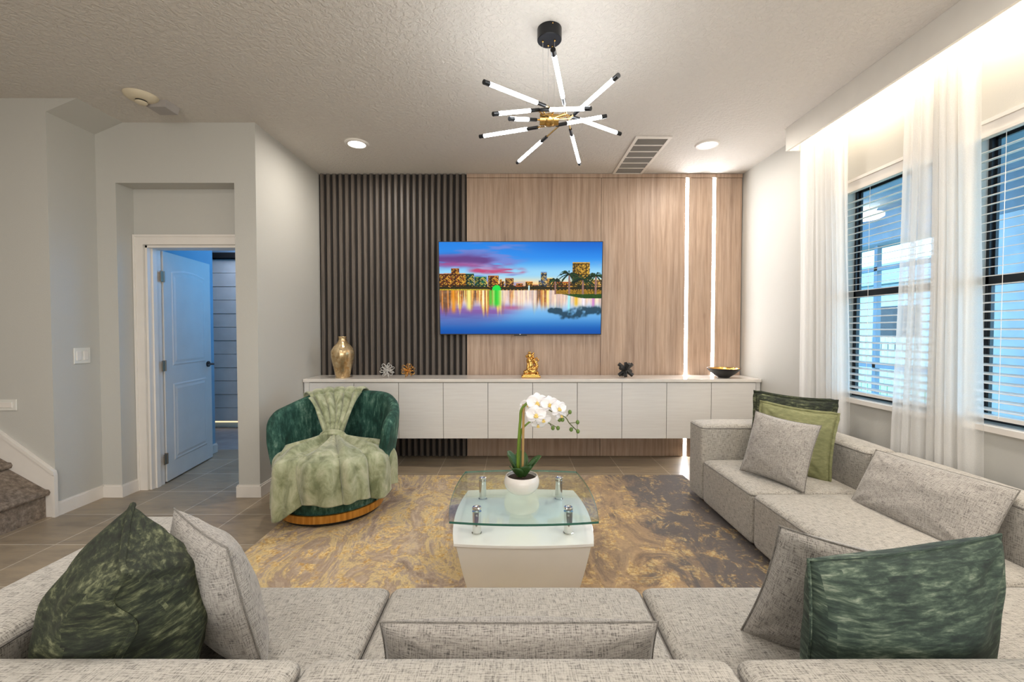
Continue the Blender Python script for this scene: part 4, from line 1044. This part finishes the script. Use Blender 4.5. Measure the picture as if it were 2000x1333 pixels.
mb = MB().tube(spl(tw, 5), .003, 6); buds = [((ox+.245, oy-.035, .868), (ox+.262, oy-.035, .892)), ((ox+.262, oy-.03, .83), (ox+.305, oy-.03, .835)), ((ox+.283, oy-.03, .805), (ox+.27, oy-.03, .795)), ((ox+.3, oy-.03, .79), (ox+.307, oy-.03, .785)),
      ((ox+.18, oy-.035, .885), (ox+.205, oy-.035, .85)), ((ox+.15, oy-.03, .83), (ox+.17, oy-.03, .803)), ((ox+.15, oy-.03, .83), (ox+.198, oy-.03, .803)), ((ox+.21, oy-.035, .86), (ox+.222, oy-.035, .85))]
for a, b in buds: mb.tube([a, b], .0022, 6)
obj('twig', mb, M['twig'], orc)
for i, (a, b) in enumerate(buds):
    mm = MB().ball(b, (.0105, .0105, .0125), 10, 8); obj('bud', mm, M['bud'], orc)
def flower(c, r, nrm, spin=0):
    n_ = Vector(nrm).normalized(); a = Vector((0, 0, 1)); a = (a-n_*a.dot(n_)).normalized(); b = n_.cross(a); c = Vector(c)
    def pet(mb, th, L, w, lift):
        d = a*math.cos(th)+b*math.sin(th); s = n_.cross(d)
        def fn(u, v):
            x = 2*u-1; p = math.sin(PI*min(1, v*.9+.08))**.55
            return c+d*L*v+s*x*w/2*p+n_*(lift*v-.12*L*v*v+.10*w*x*x)
        mb.grid(fn, 6, 8)
    mb = MB()
    for th, L, w, l in ((0, r, r*.85, -.004), (2.2, r, r*.8, -.004), (-2.2, r, r*.8, -.004), (1.2, r*1.05, r*1.25, .004), (-1.2, r*1.05, r*1.25, .004)): pet(mb, th+spin, L, w, l)
    f = obj('flower', mb, M['petal'], orc, angle=180); m = f.modifiers.new('thick', 'SOLIDIFY'); m.thickness = .0012
    mb = MB(); mb.ball(c+n_*.008, (r*.16,)*3, 10, 8)
    for th in (PI, 2.4, -2.4): 
        d = a*math.cos(th)+b*math.sin(th); mb.ball(c+n_*.012+d*r*.2, (r*.11, r*.11, r*.12), 8, 6)
    obj('flower_centre', mb, M['lip'], f, label='yellow flower centre')
def P_(px, py, Y): d = ray(px, py); return Vector((0, 0, 1.34))+d*(Y/d.y)
for px, py, Y, r, n_ in ((1054, 790, 2.36, .047, (.1, -1, .1)), (1078, 793, 2.34, .040, (.25, -1, .1)), (1096, 801, 2.33, .038, (.5, -1, .15)), (1052, 813, 2.33, .044, (-.05, -1, .0)), (1036, 797, 2.42, .038, (-.5, -1, .2)), (1066, 822, 2.34, .034, (.2, -1, -.4)), (1028, 803, 2.40, .026, (-.8, -.7, .2)), (1100, 814, 2.36, .028, (.6, -.9, -.2)), (1056, 832, 2.38, .03, (.0, -.9, -.8))):
    flower(P_(px-5, py-2, Y), r*1.22, n_)

# ------------------------------------------------------------------ armchair
ax_, ay_ = -1.345, 3.235
ac = thing('swivel_chair', 'round emerald velvet barrel chair on a gold band', 'armchair', (ax_, ay_, .011))
obj('plinth', MB().lathe([(.0, .012), (.325, .012), (.345, .02), (.35, .035), (.35, .042), (.36, .044), (.0, .044)], (ax_, ay_, 0), 64), M['black_matt'], ac, angle=50)
obj('gold_band', MB().lathe([(.362, .040), (.367, .042), (.367, .092), (.362, .094), (.33, .094), (.33, .040), (.362, .040)], (ax_, ay_, 0), 72, cap=False), M['band'], ac, angle=30)
obj('seat_base', MB().lathe(spl([(.001, .095), (.33, .095), (.35, .11), (.362, .18), (.372, .26), (.372, .31), (.36, .335), (.001, .34)], 4), (ax_, ay_, 0), 56, cap=False), M['velvet_chair'], ac, angle=60)
obj('seat_cushion', MB().lathe(spl([(.001, .335), (.32, .335), (.345, .35), (.357, .385), (.345, .42), (.32, .44), (.001, .452)], 4), (ax_, ay_-.01, 0), 56, cap=False), M['velvet_chair'], ac, angle=60)
yaw_c = math.radians(-6)   # opening turned a little
def shell():
    A = math.radians(101); NT_, NP = 72, 28
    mb = MB(); V = []
    def topz(t):
        a = abs(t)/A; 
        z = .83-.10*ss1(.30, .9, a)-.15*(1-math.sqrt(max(0, 1-(max(0, a-.80)/.20)**2)))
        return z
    def ss1(a, b, x): q = max(0, min(1, (x-a)/(b-a))); return q*q*(3-2*q)
    for i in range(NT_+1):
        t = -A+2*A*i/NT_; a = abs(t)/A
        endf = math.sqrt(max(0.0, 1-max(0, (a-.95)/.05)**2)); endf = max(endf, .05)
        thk = .075*endf; H = topz(t)-.03*(1-endf); zb = .10
        ang_ = PI/2 + t + yaw_c
        ca, sa = math.cos(ang_), math.sin(ang_)
        for k in range(NP):
            q = k/NP
            # closed loop: outer up, rounded top, inner down, bottom
            if q < .40: u = q/.40; z = zb+(H-.04-zb)*u; r = None; side = 1
            elif q < .60: u = (q-.40)/.20; side = 0
            else: u = (q-.60)/.40; z = H-.04-(H-.04-.30)*u; side = -1
            def ro(z): w = (z-.1)/.72; return .375+.115*math.sin(min(1, w*1.05)*PI/2)**.85
            if side == 1: r = ro(z)
            elif side == -1: r = ro(z)-thk-.012*math.sin(PI*u)
            else:
                am = PI*u; zc = H-.04; r = ro(zc)-thk/2+thk/2*math.cos(am); z = zc+.04*math.sin(am)
            V.append((ax_+r*ca, ay_+r*sa, z))
    F = []
    for i in range(NT_):
        for k in range(NP): F.append((i*NP+k, i*NP+(k+1) % NP, (i+1)*NP+(k+1) % NP, (i+1)*NP+k))
    F.append(tuple(range(NP-1, -1, -1))); F.append(tuple(NT_*NP+k for k in range(NP)))
    return mb.add(V, F)
obj('curved_backrest', shell(), M['velvet_chair'], ac, angle=80)

# ------------------------------------------------------------------ throw blanket
KX, KY, KZ = -1.365, 3.33, .515
def sst(a, b, x): q = max(0, min(1, (x-a)/(b-a))); return q*q*(3-2*q)
def upper(u, v):
    # hangs over the curved back (v<.3), then gathers down to the knot (v=1)
    t = math.radians(53-60*u); an = PI/2+t+yaw_c
    s = 2*u-1; a = abs(t)/math.radians(101)
    H = .83-.10*sst(.30, .9, a)
    f = math.sin(s*15+1.0*math.sin(2.0*v*PI+s)+.4)*.75+math.sin(s*27+2+v*2)*.35
    f = 1.9*abs(math.sin(s*8.5+.5*math.sin(2*v*PI+s)+.4))**.6-1.0+.15*math.sin(s*27+2)
    if v < .16: q = v/.16; r = .505; z = H-.16+.145*q
    elif v < .30: q = (v-.16)/.14; r = .449+.056*math.cos(PI*q); z = H-.015+.032*math.sin(PI*q)
    else: r = .393; z = H-.015
    r -= .009*f if v > .25 else -.009*f; z += .009*f
    p = Vector((ax_+r*math.cos(an), ay_+r*math.sin(an), z))
    if v > .30:
        q = (v-.30)/.70
        k = Vector((KX+.055*s, KY+.015-.02*abs(s), KZ+.01))
        qh = q**.8; qz = q**1.05
        m = Vector((p.x+(k.x-p.x)*qh, p.y+(k.y-p.y)*q**1.1, p.z+(k.z-p.z)*qz))
        amp = .030*(1-.35*q)
        m.y -= amp*f+.020; m.z += .25*amp*f
        p = m
    return p
def lower(u, v):
    al = math.radians(-137+(137-12)*u)
    dx, dy = math.cos(al), math.sin(al)
    R = .368+.035*sst(.05, .35, u)+.025*sst(.55, .95, u)
    ox_, oy_ = KX-ax_, KY-ay_
    b = ox_*dx+oy_*dy; c = ox_*ox_+oy_*oy_-R*R; D = -b+math.sqrt(max(0.0001, b*b-c))
    hem = .075+.115*sst(.18, .5, u)-.03*sst(.5, .62, u)+.02*math.sin(u*21)
    top = .485; edge = .065; drop = top-edge-hem
    s = v*(D+drop)
    fr = max(0, 1-s/D)
    if s < D-edge:
        r = s; z = top+(KZ-top)*math.exp(-(s/.09)**1.3)-.014*(s/D)**2
    elif s < D+edge*.57:
        q = (s-(D-edge))/(edge*1.57); a = q*PI/2; r = D-edge+edge*math.sin(a); z = top-.014-edge+edge*math.cos(a)
    else:
        r = D+.01*math.sin(min(1, (s-D)/drop)*2); z = top-.014-edge-(s-D-edge*.57)
    ph = u*27+1.5*math.sin(u*7)+.6*math.sin(v*3)
    f = 1.8*abs(math.sin(ph*.62+.5*math.sin(u*11)))**.6-1.05+.18*math.sin(u*61+v*2)
    # two broad pleats hanging at the front right like the photo's
    pl_ = math.exp(-((u-.60-.02*v)/.035)**2)+.6*math.exp(-((u-.22)/.03)**2)
    if s < D-edge: z += (.046*min(1, s/.07)*(.45+.55*fr))*f+.020+.030*pl_*min(1, s/.1)
    else: r += (.038*f+.026+.034*pl_)*(.3+.7*sst(0, .12, u))
    n3 = noise.noise(Vector((u*6, v*5, 3)))
    if s < D: z += .006*n3
    if s >= D-edge: r += .010*n3
    return (KX+dx*r, KY+dy*r, z)
tb = thing('throw_blanket', 'sage green plush blanket knotted and draped over the emerald chair', 'blanket', (KX, KY, .46))
for nm, fn, nu, nv in (('draped_back', upper, 90, 60), ('fanned_front', lower, 200, 80)):
    o = obj(nm, MB().grid(fn, nu, nv), M['plush'], tb, angle=180, merge=False); m = o.modifiers.new('thick', 'SOLIDIFY'); m.thickness = .009; m.offset = 1
mb = MB()
def knot(u, v):
    a = 2*PI*u; b = 2*PI*v
    R, r = .052, .034; fold = 1+.20*math.sin(b*4+a*2)
    return (KX+.005+(R+r*fold*math.cos(b))*math.cos(a)*1.15, KY-.055+r*fold*math.sin(b)*.9-.01*math.sin(a), KZ+.022+(R+r*fold*math.cos(b))*math.sin(a)*.62)
mb.grid(knot, 60, 28); mb.ball((KX+.005, KY-.05, KZ+.022), (.052, .034, .034), 18, 12)
obj('knot', mb, M['plush'], tb, angle=180)
